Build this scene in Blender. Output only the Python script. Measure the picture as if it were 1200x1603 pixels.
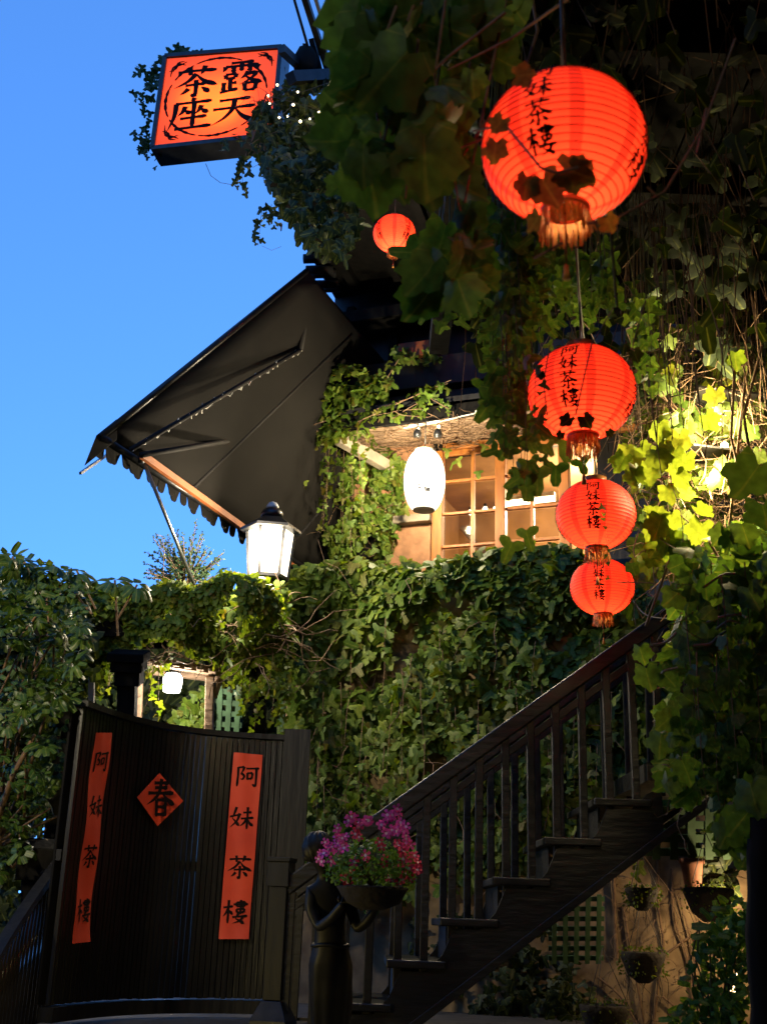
import bpy, bmesh, math, random
import numpy as np
from mathutils import Vector, Matrix, noise
S = bpy.context.scene
for o in list(bpy.data.objects): bpy.data.objects.remove(o)
random.seed(7); rng = np.random.default_rng(7)

# ------------------------------------------------------------------ camera
F = 1853.0; W0, H0 = 1200.0, 1603.0
EYE = np.array([0, 0, 1.6])
Zc = np.array([185 / F, 5370 / F, 1.0]); Zc /= np.linalg.norm(Zc)      # world up, in camera axes (right, up, forward)
Yc = np.array([0, 0, 1.0]) - Zc[2] * Zc; Yc /= np.linalg.norm(Yc)
Xc = np.cross(Zc, Yc)
Xc = Xc if Xc[0] > 0 else -Xc
RW = np.array([Xc, Yc, Zc])
cam_d = bpy.data.cameras.new('camera'); cam = bpy.data.objects.new('camera', cam_d); S.collection.objects.link(cam)
cr, cu, cf = RW @ [1, 0, 0], RW @ [0, 1, 0], RW @ [0, 0, 1]
M = Matrix.Identity(4)
for i in range(3):
    M[i][0], M[i][1], M[i][2], M[i][3] = cr[i], cu[i], -cf[i], EYE[i]
cam.matrix_world = M
cam_d.sensor_fit = 'VERTICAL'; cam_d.sensor_height = 36; cam_d.lens = 36 * F / H0
cam_d.clip_start = 0.05; cam_d.clip_end = 3000
cam_d.dof.use_dof = True; cam_d.dof.focus_distance = 8.5; cam_d.dof.aperture_fstop = 4.0
S.camera = cam
S.view_settings.view_transform = 'Standard'; S.view_settings.look = 'None'
EXPO = 1.9; K = 2 ** -EXPO        # exposed for the dusk: lamps are scaled by K so that both are tuned together
S.view_settings.exposure = EXPO; S.view_settings.gamma = 1; S.view_settings.use_curve_mapping = False
S.cycles.max_bounces = 6; S.cycles.diffuse_bounces = 3; S.cycles.glossy_bounces = 3
S.cycles.transmission_bounces = 4; S.cycles.transparent_max_bounces = 8
S.cycles.sample_clamp_indirect = 4.0; S.cycles.use_denoising = True
S.cycles.caustics_reflective = False; S.cycles.caustics_refractive = False

# ------------------------------------------------------------------ sky (dusk, clear)
w = bpy.data.worlds.new('World'); S.world = w; w.use_nodes = True
nt = w.node_tree; bg = nt.nodes['Background']
sky = nt.nodes.new('ShaderNodeTexSky'); sky.sky_type = 'NISHITA'; sky.sun_disc = False
SUN_EL, SUN_ROT = math.radians(16.0), math.radians(200)
sky.sun_elevation = SUN_EL; sky.sun_rotation = SUN_ROT
sky.altitude = 300; sky.air_density = 1.0; sky.dust_density = 0.0; sky.ozone_density = 8.5
tcw_ = nt.nodes.new('ShaderNodeTexCoord'); mpw = nt.nodes.new('ShaderNodeMapping'); mpw.inputs['Location'].default_value = (0, 0, .34)
vnw = nt.nodes.new('ShaderNodeVectorMath'); vnw.operation = 'NORMALIZE'      # even dusk gradient, no pale band at the horizon
nt.links.new(tcw_.outputs['Generated'], mpw.inputs[0]); nt.links.new(mpw.outputs[0], vnw.inputs[0]); nt.links.new(vnw.outputs[0], sky.inputs[0])
nt.links.new(sky.outputs[0], bg.inputs['Color'])
bg.inputs['Strength'].default_value = 0.15
# afterglow sun: all but gone, broad and faint
sd = bpy.data.lights.new('sun', 'SUN'); sun = bpy.data.objects.new('sun', sd); S.collection.objects.link(sun)
sd.energy = 0.02 * K; sd.angle = math.radians(20); sd.color = (1, .8, .65)
sun.rotation_euler = (math.radians(90) - SUN_EL, 0, math.pi - SUN_ROT + math.pi)

# ------------------------------------------------------------------ pixel -> place helpers
def ray(px, py): return RW @ np.array([(px - W0 / 2) / F, (H0 / 2 - py) / F, 1.0])
def PD(px, py, d): return EYE + ray(px, py) * d
def PY(px, py, y): r = ray(px, py); return EYE + r * (y / r[1])
def PZ(px, py, z): r = ray(px, py); return EYE + r * ((z - EYE[2]) / r[2])
class Wall:
    """vertical plane: point + yaw; local coordinates (u along, z up, o out towards the viewer)"""
    def __init__(s, p, yaw):
        s.p = np.array(p, float); a = math.radians(yaw)
        s.e = np.array([math.cos(a), math.sin(a), 0]); s.n = np.array([s.e[1], -s.e[0], 0])
    def hit(s, px, py, o=0):
        r = ray(px, py); t = ((s.p + s.n * o - EYE) @ s.n) / (r @ s.n); return EYE + r * t
    def uz(s, px, py, o=0): h = s.hit(px, py, o); return (h - s.p) @ s.e, h[2]
    def at(s, u, z, o=0):
        q = s.p + s.e * u + s.n * o; return np.array([q[0], q[1], z])
def quadmap(c00, c10, c11, c01, off=0.0):
    """bilinear (a right, b up) in a quad given by bl, br, tr, tl; off = distance out of the face"""
    c = [np.array(k, float) for k in (c00, c10, c11, c01)]
    n = np.cross(c[1] - c[0], c[3] - c[0]); n /= np.linalg.norm(n)
    if n @ (EYE - c[0]) < 0: n = -n
    def f(a, b, o=0):
        return (c[0] * (1 - a) * (1 - b) + c[1] * a * (1 - b) + c[2] * a * b + c[3] * (1 - a) * b) + n * (off + o)
    f.n = n
    return f

# ------------------------------------------------------------------ materials
MT = {}
def mat(name, col, rough=.6, col2=None, scale=8, bump=0, metal=0, spec=.5, stretch=None, detail=6):
    m = bpy.data.materials.new(name); m.use_nodes = True; t = m.node_tree; b = t.nodes['Principled BSDF']
    b.inputs['Roughness'].default_value = rough; b.inputs['Metallic'].default_value = metal
    b.inputs['Specular IOR Level'].default_value = spec
    tc = t.nodes.new('ShaderNodeTexCoord'); mp = t.nodes.new('ShaderNodeMapping'); nz = t.nodes.new('ShaderNodeTexNoise')
    mp.inputs['Scale'].default_value = stretch or (1, 1, 1)
    nz.inputs['Scale'].default_value = scale; nz.inputs['Detail'].default_value = detail
    t.links.new(tc.outputs['Object'], mp.inputs[0]); t.links.new(mp.outputs[0], nz.inputs['Vector'])
    r = t.nodes.new('ShaderNodeValToRGB'); r.color_ramp.elements[0].position = .3; r.color_ramp.elements[1].position = .7
    c2 = col2 or tuple(k * .6 for k in col)
    r.color_ramp.elements[0].color = (*c2, 1); r.color_ramp.elements[1].color = (*col, 1)
    t.links.new(nz.outputs[0], r.inputs[0]); t.links.new(r.outputs[0], b.inputs['Base Color'])
    if bump:
        bp = t.nodes.new('ShaderNodeBump'); bp.inputs['Strength'].default_value = bump; bp.inputs['Distance'].default_value = .02
        t.links.new(nz.outputs[0], bp.inputs['Height']); t.links.new(bp.outputs[0], b.inputs['Normal'])
    MT[name] = m; return m
def emit(name, col, strength):
    m = bpy.data.materials.new(name); m.use_nodes = True; t = m.node_tree; b = t.nodes['Principled BSDF']
    b.inputs['Base Color'].default_value = (*[min(1, k) * .8 for k in col], 1); b.inputs['Roughness'].default_value = .5
    b.inputs['Emission Color'].default_value = (*col, 1); b.inputs['Emission Strength'].default_value = strength * K
    MT[name] = m; return m
mat('gloss_wood', (.012, .010, .008), .14, (.010, .008, .006), 6, .1, stretch=(3, 3, .4))
mat('dark_wood', (.010, .0085, .007), .5, (.004, .0035, .003), 6, .3, spec=.3, stretch=(3, 3, .4))
mat('black_wood', (.009, .008, .007), .9, (.004, .004, .004), 5, .3, spec=.12, stretch=(3, 3, .4))
mat('slat_wood', (.0085, .0072, .006), .36, (.004, .0036, .003), 9, .25, stretch=(4, 4, .3))
mat('stair_wood', (.014, .0115, .009), .42, (.004, .0035, .003), 7, .4, stretch=(.6, 3, 3))
mat('old_wood', (.30, .20, .13), .7, (.14, .09, .055), 7, .5, stretch=(1, 4, 4))
mat('warm_wood', (.44, .16, .03), .5, (.26, .085, .016), 6, .2, stretch=(3, 3, .5))
mat('pale_beam', (.32, .27, .20), .75, (.17, .14, .10), 6, .4)
mat('arm_paint', (.012, .010, .009), .7, (.006, .005, .005), 12, .1, spec=.2)
mat('plaster', (.36, .25, .13), .9, (.10, .065, .035), 4.5, .8)
mat('brick_plaster', (.42, .20, .10), .85, (.24, .12, .06), 9, .5)
mat('dark_metal', (.03, .03, .032), .35, (.015, .015, .016), 12, .1, metal=.6)
mat('steel', (.30, .31, .33), .35, (.18, .18, .20), 12, .1, metal=.9)
mat('canvas', (.0072, .0062, .0052), .95, (.0042, .0036, .003), 2.2, .3, spec=.15)
mat('orange_beam', (.26, .075, .016), .6, (.15, .04, .01), 5, .1)
mat('lattice_green', (.06, .14, .06), .7, (.03, .07, .03), 8, .3)
mat('bronze', (.020, .018, .012), .52, (.010, .009, .008), 7, .35, metal=.55)
mat('ground', (.07, .065, .06), .8, (.035, .033, .03), 2, .4)
mat('stone', (.07, .062, .052), .9, (.03, .027, .023), 5, .6)
mat('terrain', (.05, .06, .045), .9, (.02, .03, .02), .02)
mat('twig', (.20, .12, .06), .8, (.09, .05, .028), 20, .3)
mat('twig_green', (.16, .15, .05), .7, (.08, .08, .03), 20, .2)
mat('red_paper', (.74, .068, .018), .6, (.52, .036, .010), 2.2, .25)
mat('ink', (.012, .007, .006), .8, (.008, .005, .004), 6, spec=.08)
mat('gold_fringe', (.75, .30, .03), .6, (.45, .15, .015), 30, .5, stretch=(4, 4, .3))
mat('gold_ring', (.35, .13, .03), .4, (.2, .07, .02), 10)
mat('red_box', (.35, .03, .02), .5)
mat('soil_basket', (.025, .018, .012), .9, (.012, .009, .006), 20, .7)
mat('terracotta', (.30, .11, .05), .8, (.18, .06, .03), 8, .2)
mat('petal_pink', (.78, .09, .42), .6, (.55, .04, .28), 30)
mat('petal_red', (.78, .06, .16), .6, (.55, .03, .09), 30)
mat('petal_white', (.8, .62, .72), .6, (.7, .5, .6), 30)
mat('room_wall', (.36, .19, .075), .8, (.22, .11, .045), 3, .1)
mat('cable', (.05, .045, .04), .6)
mat('tile', (.012, .012, .013), .9, (.006, .006, .007), 8, .3)
mat('white_metal', (.7, .68, .62), .5, (.5, .48, .44), 10)
emit('sign_ink', (0, 0, 0), 0); MT['sign_ink'].node_tree.nodes['Principled BSDF'].inputs['Base Color'].default_value = (.012, .003, .002, 1); MT['sign_ink'].node_tree.nodes['Principled BSDF'].inputs['Specular IOR Level'].default_value = .05
emit('bulb_white', (1, .90, .72), 9)
emit('gate_bulb', (1, .93, .80), 26)
emit('pane_white', (1, .86, .62), 5.0)
emit('fairy', (1, .80, .42), 14)
emit('tube_light', (1, .86, .60), 14)
emit('flood', (1, .80, .42), 60)
emit('under_lamp', (1, .66, .32), 12)
emit('yellow_lamp', (1, .75, .25), 12)

def glass():
    m = bpy.data.materials.new('window_glass'); m.use_nodes = True; t = m.node_tree; b = t.nodes['Principled BSDF']
    t.nodes.remove(b); out = t.nodes['Material Output']
    tr = t.nodes.new('ShaderNodeBsdfTransparent'); tr.inputs[0].default_value = (.8, .78, .72, 1)
    g = t.nodes.new('ShaderNodeBsdfGlossy'); g.inputs['Roughness'].default_value = .04
    mx = t.nodes.new('ShaderNodeMixShader'); fr = t.nodes.new('ShaderNodeFresnel'); fr.inputs[0].default_value = 1.12
    t.links.new(fr.outputs[0], mx.inputs[0]); t.links.new(tr.outputs[0], mx.inputs[1]); t.links.new(g.outputs[0], mx.inputs[2])
    t.links.new(mx.outputs[0], out.inputs[0]); MT['glass'] = m
glass()

def leaf_mat(name, cols, trans=.35, rough=.55, vein=(.5, .6)):
    """cols: list of colours picked per leaf; the veins follow the leaf's own uv"""
    m = bpy.data.materials.new(name); m.use_nodes = True; t = m.node_tree; b = t.nodes['Principled BSDF']; out = t.nodes['Material Output']
    L = t.links.new
    at = t.nodes.new('ShaderNodeAttribute'); at.attribute_name = 'tint'
    oi = t.nodes.new('ShaderNodeObjectInfo')
    ad = t.nodes.new('ShaderNodeMath'); ad.operation = 'ADD'; L(at.outputs['Fac'], ad.inputs[0]); L(oi.outputs['Random'], ad.inputs[1])
    fr = t.nodes.new('ShaderNodeMath'); fr.operation = 'FRACT'; L(ad.outputs[0], fr.inputs[0])
    r = t.nodes.new('ShaderNodeValToRGB'); e = r.color_ramp.elements
    n = len(cols)
    e[0].color = (*cols[0], 1); e[0].position = 0; e[1].color = (*cols[-1], 1); e[1].position = 1
    for i in range(1, n - 1):
        k = e.new(i / (n - 1)); k.color = (*cols[i], 1)
    L(fr.outputs[0], r.inputs[0])
    uv = t.nodes.new('ShaderNodeUVMap'); uv.uv_map = 'UVMap'
    sp = t.nodes.new('ShaderNodeSeparateXYZ'); L(uv.outputs[0], sp.inputs[0])
    # veins fan out from the leaf base (0,0): bright where the angle is near a multiple of 36 degrees
    a2 = t.nodes.new('ShaderNodeMath'); a2.operation = 'ARCTAN2'; L(sp.outputs[0], a2.inputs[0]); L(sp.outputs[1], a2.inputs[1])
    ml = t.nodes.new('ShaderNodeMath'); ml.operation = 'MULTIPLY'; ml.inputs[1].default_value = 5.2; L(a2.outputs[0], ml.inputs[0])
    co = t.nodes.new('ShaderNodeMath'); co.operation = 'COSINE'; L(ml.outputs[0], co.inputs[0])
    gt = t.nodes.new('ShaderNodeMapRange'); gt.inputs['From Min'].default_value = .965; gt.inputs['From Max'].default_value = 1.0
    gt.inputs['To Max'].default_value = .45; L(co.outputs[0], gt.inputs[0])
    mixc = t.nodes.new('ShaderNodeMixRGB'); mixc.blend_type = 'MIX'; L(gt.outputs[0], mixc.inputs[0]); L(r.outputs[0], mixc.inputs[1])
    mixc.inputs[2].default_value = (.22, .24, .06, 1)
    nz = t.nodes.new('ShaderNodeTexNoise'); nz.inputs['Scale'].default_value = 3.5; L(uv.outputs[0], nz.inputs['Vector'])
    mr = t.nodes.new('ShaderNodeMapRange'); mr.inputs['From Min'].default_value = .3; mr.inputs['From Max'].default_value = .7
    mr.inputs['To Min'].default_value = .65; mr.inputs['To Max'].default_value = 1.25; L(nz.outputs[0], mr.inputs[0])
    mu = t.nodes.new('ShaderNodeMixRGB'); mu.blend_type = 'MULTIPLY'; mu.inputs[0].default_value = 1; L(mixc.outputs[0], mu.inputs[1]); L(mr.outputs[0], mu.inputs[2])
    L(mu.outputs[0], b.inputs['Base Color']); b.inputs['Roughness'].default_value = rough; b.inputs['Specular IOR Level'].default_value = .3
    tl = t.nodes.new('ShaderNodeBsdfTranslucent')
    hs = t.nodes.new('ShaderNodeMixRGB'); hs.blend_type = 'MULTIPLY'; hs.inputs[0].default_value = 1; hs.inputs[2].default_value = (1.7, 1.5, .5, 1)
    L(mu.outputs[0], hs.inputs[1]); L(hs.outputs[0], tl.inputs[0])
    mx = t.nodes.new('ShaderNodeMixShader'); mx.inputs[0].default_value = trans
    L(b.outputs[0], mx.inputs[1]); L(tl.outputs[0], mx.inputs[2]); L(mx.outputs[0], out.inputs[0])
    MT[name] = m; return m
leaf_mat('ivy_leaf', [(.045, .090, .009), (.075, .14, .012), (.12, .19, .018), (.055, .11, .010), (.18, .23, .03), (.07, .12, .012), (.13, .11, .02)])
leaf_mat('dark_leaf', [(.013, .026, .006), (.022, .038, .008), (.032, .048, .010), (.018, .03, .007)], .25)  # darkened copy of the ivy greens, shade put into the colour
leaf_mat('shade_toned_leaf', [(.010, .020, .005), (.016, .028, .006), (.022, .034, .008)], .2, .8)  # darkest leaf copy: gloom under the canopy put into its colour
leaf_mat('vine_leaf', [(.04, .10, .02), (.07, .14, .03), (.08, .14, .035), (.05, .11, .025), (.10, .16, .035)], .4)
leaf_mat('lit_toned_leaf', [(.10, .16, .03), (.16, .22, .04), (.08, .15, .02), (.20, .22, .05)], .45)  # lighter, yellower leaf copy with lamp light put into the colour
leaf_mat('glossy_leaf', [(.026, .060, .008), (.040, .085, .011), (.032, .07, .009), (.08, .13, .018)], .2, .4)
leaf_mat('potted_leaf', [(.06, .16, .02), (.10, .22, .03), (.05, .12, .02)], .35)
leaf_mat('conifer_leaf', [(.02, .05, .02), (.035, .075, .03), (.025, .06, .03)], .15)

# ------------------------------------------------------------------ mesh helpers
def new_obj(name, me, parent=None, m=None):
    o = bpy.data.objects.new(name, me); S.collection.objects.link(o)
    if m:
        me.materials.clear(); me.materials.append(MT[m])
    if parent is not None: o.parent = parent
    return o
def origin(parent):
    l = np.zeros(3)
    while parent is not None: l = l + np.array(parent.location); parent = parent.parent
    return l
def tag(o, label=None, cat=None, group=None, kind=None):
    if label: o['label'] = label
    if cat: o['category'] = cat
    if group: o['group'] = group
    if kind: o['kind'] = kind
    return o
def thing(name, label, cat, loc, group=None):
    o = bpy.data.objects.new(name, None); S.collection.objects.link(o); o.location = Vector(loc); o.empty_display_size = .1
    return tag(o, label, cat, group)
class MB:
    def __init__(s): s.v = []; s.f = []; s.smooth = []
    def add(s, vs, fs, smooth=False):
        b = len(s.v); s.v += [tuple(map(float, k)) for k in vs]; s.f += [tuple(b + i for i in q) for q in fs]; s.smooth += [smooth] * len(fs)
        return s
    def hexa(s, bot, top):
        """8 corner solid: bot 4 corners (ring) and top 4 corners (same order)"""
        return s.add(list(bot) + list(top), [(3, 2, 1, 0), (4, 5, 6, 7), (0, 1, 5, 4), (1, 2, 6, 5), (2, 3, 7, 6), (3, 0, 4, 7)])
    def bar(s, a, b, w, h, up=(0, 0, 1)):
        """box beam from a to b; w across, h along 'up'"""
        a = np.array(a, float); b = np.array(b, float); d = b - a; d /= np.linalg.norm(d)
        up = np.array(up, float)
        if abs(d @ up) > .99: up = np.array([0, 1.0, 0]) if abs(d[1]) < .9 else np.array([1.0, 0, 0])
        x = np.cross(d, up); x /= np.linalg.norm(x); u = np.cross(x, d)
        r = [(-w / 2, -h / 2), (w / 2, -h / 2), (w / 2, h / 2), (-w / 2, h / 2)]
        return s.hexa([a + x * p + u * q for p, q in r], [b + x * p + u * q for p, q in r])
    def wbox(s, wl, u0, u1, z0, z1, o0, o1):
        """box on a Wall's local axes"""
        r = [(u0, o0), (u1, o0), (u1, o1), (u0, o1)]
        return s.hexa([wl.at(u, z0, o) for u, o in r], [wl.at(u, z1, o) for u, o in r])
    def slab(s, pts, thick):
        """polygon (list of 3d points) extruded by vector thick"""
        n = len(pts); t = np.array(thick, float); P = [np.array(p, float) for p in pts]
        return s.add(P + [p + t for p in P], [tuple(range(n)), tuple(range(2 * n - 1, n - 1, -1))] + [(i, i + n, (i + 1) % n + n, (i + 1) % n) for i in range(n)])
    def tube(s, pts, r, n=5, caps=True):
        P = [np.array(p, float) for p in pts]; m = len(P); rr = r if hasattr(r, '__len__') else [r] * m
        vs = []; ref = np.array([.31, .17, .93])
        for i, p in enumerate(P):
            d = P[min(i + 1, m - 1)] - P[max(i - 1, 0)]; l = np.linalg.norm(d); d = d / (l if l > 1e-9 else 1)
            x = np.cross(d, ref); x /= max(1e-6, np.linalg.norm(x)); y = np.cross(d, x)
            vs += [p + (x * math.cos(2 * math.pi * k / n) + y * math.sin(2 * math.pi * k / n)) * rr[i] for k in range(n)]
        fs = [(i * n + k, i * n + (k + 1) % n, (i + 1) * n + (k + 1) % n, (i + 1) * n + k) for i in range(m - 1) for k in range(n)]
        if caps: fs += [tuple(range(n - 1, -1, -1)), tuple((m - 1) * n + k for k in range(n))]
        return s.add(vs, fs, True)
    def lathe(s, c, prof, n=24, rot=0, smooth=True, cap=True):
        vs = []; c = np.array(c, float)
        for r, z in prof:
            vs += [c + np.array([r * math.cos(rot + 2 * math.pi * k / n), r * math.sin(rot + 2 * math.pi * k / n), z]) for k in range(n)]
        m = len(prof)
        fs = [(i * n + k, i * n + (k + 1) % n, (i + 1) * n + (k + 1) % n, (i + 1) * n + k) for i in range(m - 1) for k in range(n)]
        if cap: fs += [tuple(range(n - 1, -1, -1)), tuple((m - 1) * n + k for k in range(n))]
        return s.add(vs, fs, smooth)
    def build(s, name, m, parent=None, bevel=0):
        o0 = origin(parent); me = bpy.data.meshes.new(name)
        me.from_pydata([tuple(np.array(v) - o0) for v in s.v], [], s.f)
        me.polygons.foreach_set('use_smooth', s.smooth); me.update()
        o = new_obj(name, me, parent, m)
        if bevel:
            b = o.modifiers.new('bevel', 'BEVEL'); b.width = bevel; b.segments = 2; b.limit_method = 'ANGLE'
        return o

# ------------------------------------------------------------------ brush lettering
# every stroke: kind letter + points on a 100 x 100 grid, y down. h heng, v shu, p pie (tapers), n na (swells), d dot
GL = {
 '阿': 'v 14,14 15,50 14,96|h 14,16 38,11|p 38,11 34,26 26,38|p 26,38 40,50 34,64 24,62|h 46,18 99,13|v 52,36 54,66|h 52,37 73,35|v 73,35 71,60|h 54,61 71,59|v 88,16 89,55 88,90 76,82',
 '妹': 'p 28,6 20,36 13,54|n 13,54 28,68 42,86|p 42,32 32,64 4,94|h 2,48 48,36|h 56,28 90,24|h 48,54 99,47|v 73,4 74,50 73,97|p 71,52 62,70 45,86|n 74,52 84,70 99,83',
 '茶': 'h 8,20 50,17 94,18|v 34,4 37,31|p 68,3 64,20 60,30|p 50,27 32,50 3,68|n 50,29 68,50 99,66|h 28,62 74,59|v 51,46 52,72 51,96 43,89|p 36,72 28,82 18,89|d 64,70 74,78 82,88',
 '樓': 'h 2,34 40,29|v 22,4 22,96|p 21,38 14,54 2,70|d 24,44 32,52 40,62|h 54,13 88,11|v 54,13 56,30|v 88,11 85,29|h 56,29 85,28|h 42,21 99,19|v 71,3 71,60|h 55,40 86,38|v 55,40 57,54|v 86,38 84,53|h 56,53 84,52|p 64,56 58,68 52,78|n 52,78 70,86 88,98|p 84,64 72,84 42,97|h 40,72 99,66',
 '春': 'h 26,14 76,11|h 28,26 72,23|h 6,41 94,36|p 51,2 44,36 26,56 2,70|n 54,38 72,54 98,66|v 35,56 35,99|h 35,57 66,55|v 66,55 66,97|h 37,74 64,73|h 36,93 65,92',
 '天': 'h 16,22 84,19|h 4,48 96,44|p 50,21 46,52 28,78 4,95|n 52,48 70,74 98,93',
 '座': 'd 50,0 56,11|h 14,17 94,14|p 16,16 14,56 3,95|p 37,26 32,42 22,54|d 36,38 44,44 48,51|p 72,26 68,40 60,52|d 71,36 80,44 88,51|h 28,63 86,60|v 56,17 56,90|h 18,93 98,90',
 '露': 'h 26,6 76,4|p 14,16 13,24 9,32|h 14,17 87,15|v 87,15 82,28|v 50,5 50,33|d 26,21 38,24|d 26,29 38,33|d 62,22 74,21|d 62,31 74,29|v 16,42 18,55|h 16,42 40,40|v 40,40 38,53|h 18,55 38,53|v 28,55 28,90|h 28,71 42,68|v 14,66 14,92|h 7,97 46,88|p 66,36 60,48 50,58|p 62,44 84,41 70,62 48,76|n 60,50 76,64 98,74|v 60,73 62,97|h 60,74 86,71|v 86,71 83,95|h 62,96 84,94',
}
PROF = {'h': [(0, .75), (.12, .62), (.6, .62), (.88, .95), (1, .55)], 'v': [(0, .9), (.12, .85), (.5, .72), (.9, .85), (1, .4)],
        'p': [(0, .95), (.3, .85), (.7, .55), (1, .08)], 'n': [(0, .3), (.4, .7), (.82, 1.25), (1, .15)], 'd': [(0, .25), (.6, 1.15), (1, .5)]}
def spline(P, n):
    P = [np.array(p, float) for p in P]
    if len(P) == 2: return [P[0] + (P[1] - P[0]) * i / n for i in range(n + 1)]
    Q = [2 * P[0] - P[1]] + P + [2 * P[-1] - P[-2]]; out = []
    m = len(P) - 1; per = max(3, n // m)
    for i in range(m):
        a, b, c, d = Q[i:i + 4]
        for k in range(per):
            t = k / per; out.append(.5 * ((2 * b) + (c - a) * t + (2 * a - 5 * b + 4 * c - d) * t * t + (3 * b - a - 3 * c + d) * t ** 3))
    out.append(P[-1]); return out
def glyph(mb, ch, f, wid=9.0, lift=.0015, seg=8):
    """f(a, b, o) maps the glyph square (a right 0..1, b up 0..1) and o outwards into space"""
    for k, st in enumerate(GL[ch].split('|')):
        kind, rest = st[0], st[2:]
        P = [tuple(map(float, q.split(','))) for q in rest.split()]
        C = spline(P, seg); n = len(C); vs = []
        pr = PROF[kind]
        for i, c in enumerate(C):
            t = i / (n - 1); d = C[min(i + 1, n - 1)] - C[max(i - 1, 0)]; d = d / max(1e-6, np.hypot(*d)); nn = np.array([-d[1], d[0]])
            ww = np.interp(t, [q[0] for q in pr], [q[1] for q in pr]) * wid / 2
            for sgn in (1, 0, -1):
                q = c + nn * ww * sgn; vs.append(f(q[0] / 100, 1 - q[1] / 100, lift + .0002 * k + (.0001 if sgn == 0 else 0)))
        fs = []
        for i in range(n - 1):
            for j in range(2):
                fs.append((i * 3 + j, i * 3 + j + 1, i * 3 + j + 4, i * 3 + j + 3))
        mb.add(vs, fs)
def sub(f, ca, cb, wa, hb):
    """glyph square centred on (ca, cb) of map f with size wa x hb"""
    return lambda a, b, o=0: f(ca + (a - .5) * wa, cb + (b - .5) * hb, o)

# ------------------------------------------------------------------ leaves
def outline(kind, N):
    pts = []
    for i in range(N):
        th = -math.pi + 2 * math.pi * (i + .5) / N         # angle from the tip (+y), 180 = the stalk
        a = abs(th)
        if kind == 'ivy':       # three to five pointed lobes
            r = .50 + .22 * math.cos(a * 3.0) * (1 if a < 2.3 else .6) + .16 * math.exp(-(a / .5) ** 2)
            r *= 1 - .45 * max(0, (a - 2.6) / .54)
        elif kind == 'vine':    # broad, toothed, heart shaped base
            r = .55 + .07 * math.cos(a * 5) + .07 * math.exp(-(a / .35) ** 2) + .035 * (1 if i % 2 else -1)
            r *= 1 - .55 * max(0, (a - 2.7) / .44)
        elif kind == 'round':
            r = .48 + .10 * math.exp(-(a / .3) ** 2) + .015 * (1 if i % 2 else -1)
            r *= 1 - .4 * max(0, (a - 2.7) / .44)
        else:                   # lance shaped leaflet
            r = .5 / math.sqrt((math.cos(a)) ** 2 + (math.sin(a) / .34) ** 2)
        pts.append((r * math.sin(th), .5 + r * math.cos(th)))
    return pts
def leaf_template(kind, N, fold=.25, curl=.25, seed=0):
    rnd = random.Random(seed); P = outline(kind, N)
    V = [(0, .45, 0)]; V += [(x * .55, .45 + (y - .45) * .55, 0) for x, y in P] + [(x, y, 0) for x, y in P]
    ph = rnd.random() * 6
    V = [(x, y, -fold * abs(x) - curl * (y - .3) ** 2 + .03 * math.sin(9 * x + 7 * y + ph)) for x, y, _ in V]
    F_ = [(0, 1 + (i + 1) % N, 1 + i) for i in range(N)]
    F_ += [(1 + i, 1 + (i + 1) % N, 1 + N + (i + 1) % N) for i in range(N)] + [(1 + i, 1 + N + (i + 1) % N, 1 + N + i) for i in range(N)]
    return np.array(V), np.array([(c, b, a) for a, b, c in F_])
def leaf_lo(kind, N, fold=.3, curl=.3, seed=0):
    P = outline(kind, N); V = [(0, .45, 0)] + [(x, y, 0) for x, y in P]
    V = [(x, y, -fold * abs(x) - curl * (y - .3) ** 2) for x, y, _ in V]
    return np.array(V), np.array([(0, 1 + i, 1 + (i + 1) % N) for i in range(N)])
def arr_mesh(name, V, T, UV, tint):
    me = bpy.data.meshes.new(name); nv, nf = len(V), len(T)
    me.vertices.add(nv); me.vertices.foreach_set('co', V.astype(np.float32).ravel())
    me.loops.add(nf * 3); me.loops.foreach_set('vertex_index', T.astype(np.int32).ravel())
    me.polygons.add(nf); me.polygons.foreach_set('loop_start', np.arange(0, nf * 3, 3, dtype=np.int32))
    me.polygons.foreach_set('use_smooth', np.ones(nf, dtype=bool))
    uvl = me.uv_layers.new(name='UVMap'); uvl.data.foreach_set('uv', UV[T.ravel()].astype(np.float32).ravel())
    a = me.attributes.new('tint', 'FLOAT', 'POINT'); a.data.foreach_set('value', tint.astype(np.float32))
    me.update(); me.validate(); return me
_tm = {}
def hi_mesh(kind, variant, m):
    k = (kind, variant, m)
    if k not in _tm:
        N = {'ivy': 18, 'vine': 26, 'round': 18, 'lance': 10}[kind]
        if kind in ('ivy',): V, T = leaf_lo(kind, 20, .25, .3 + .1 * variant)
        else: V, T = leaf_template(kind, N, .15 + .12 * variant, .2 + .15 * variant, variant)
        me = arr_mesh('leaf', V, T, V[:, :2].copy(), np.full(len(V), .2 * variant)); me.materials.append(MT[m]); _tm[k] = me
    return _tm[k]
LO = {k: leaf_lo(k, n) for k, n in (('ivy', 14), ('vine', 14), ('round', 10), ('lance', 6))}
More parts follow.
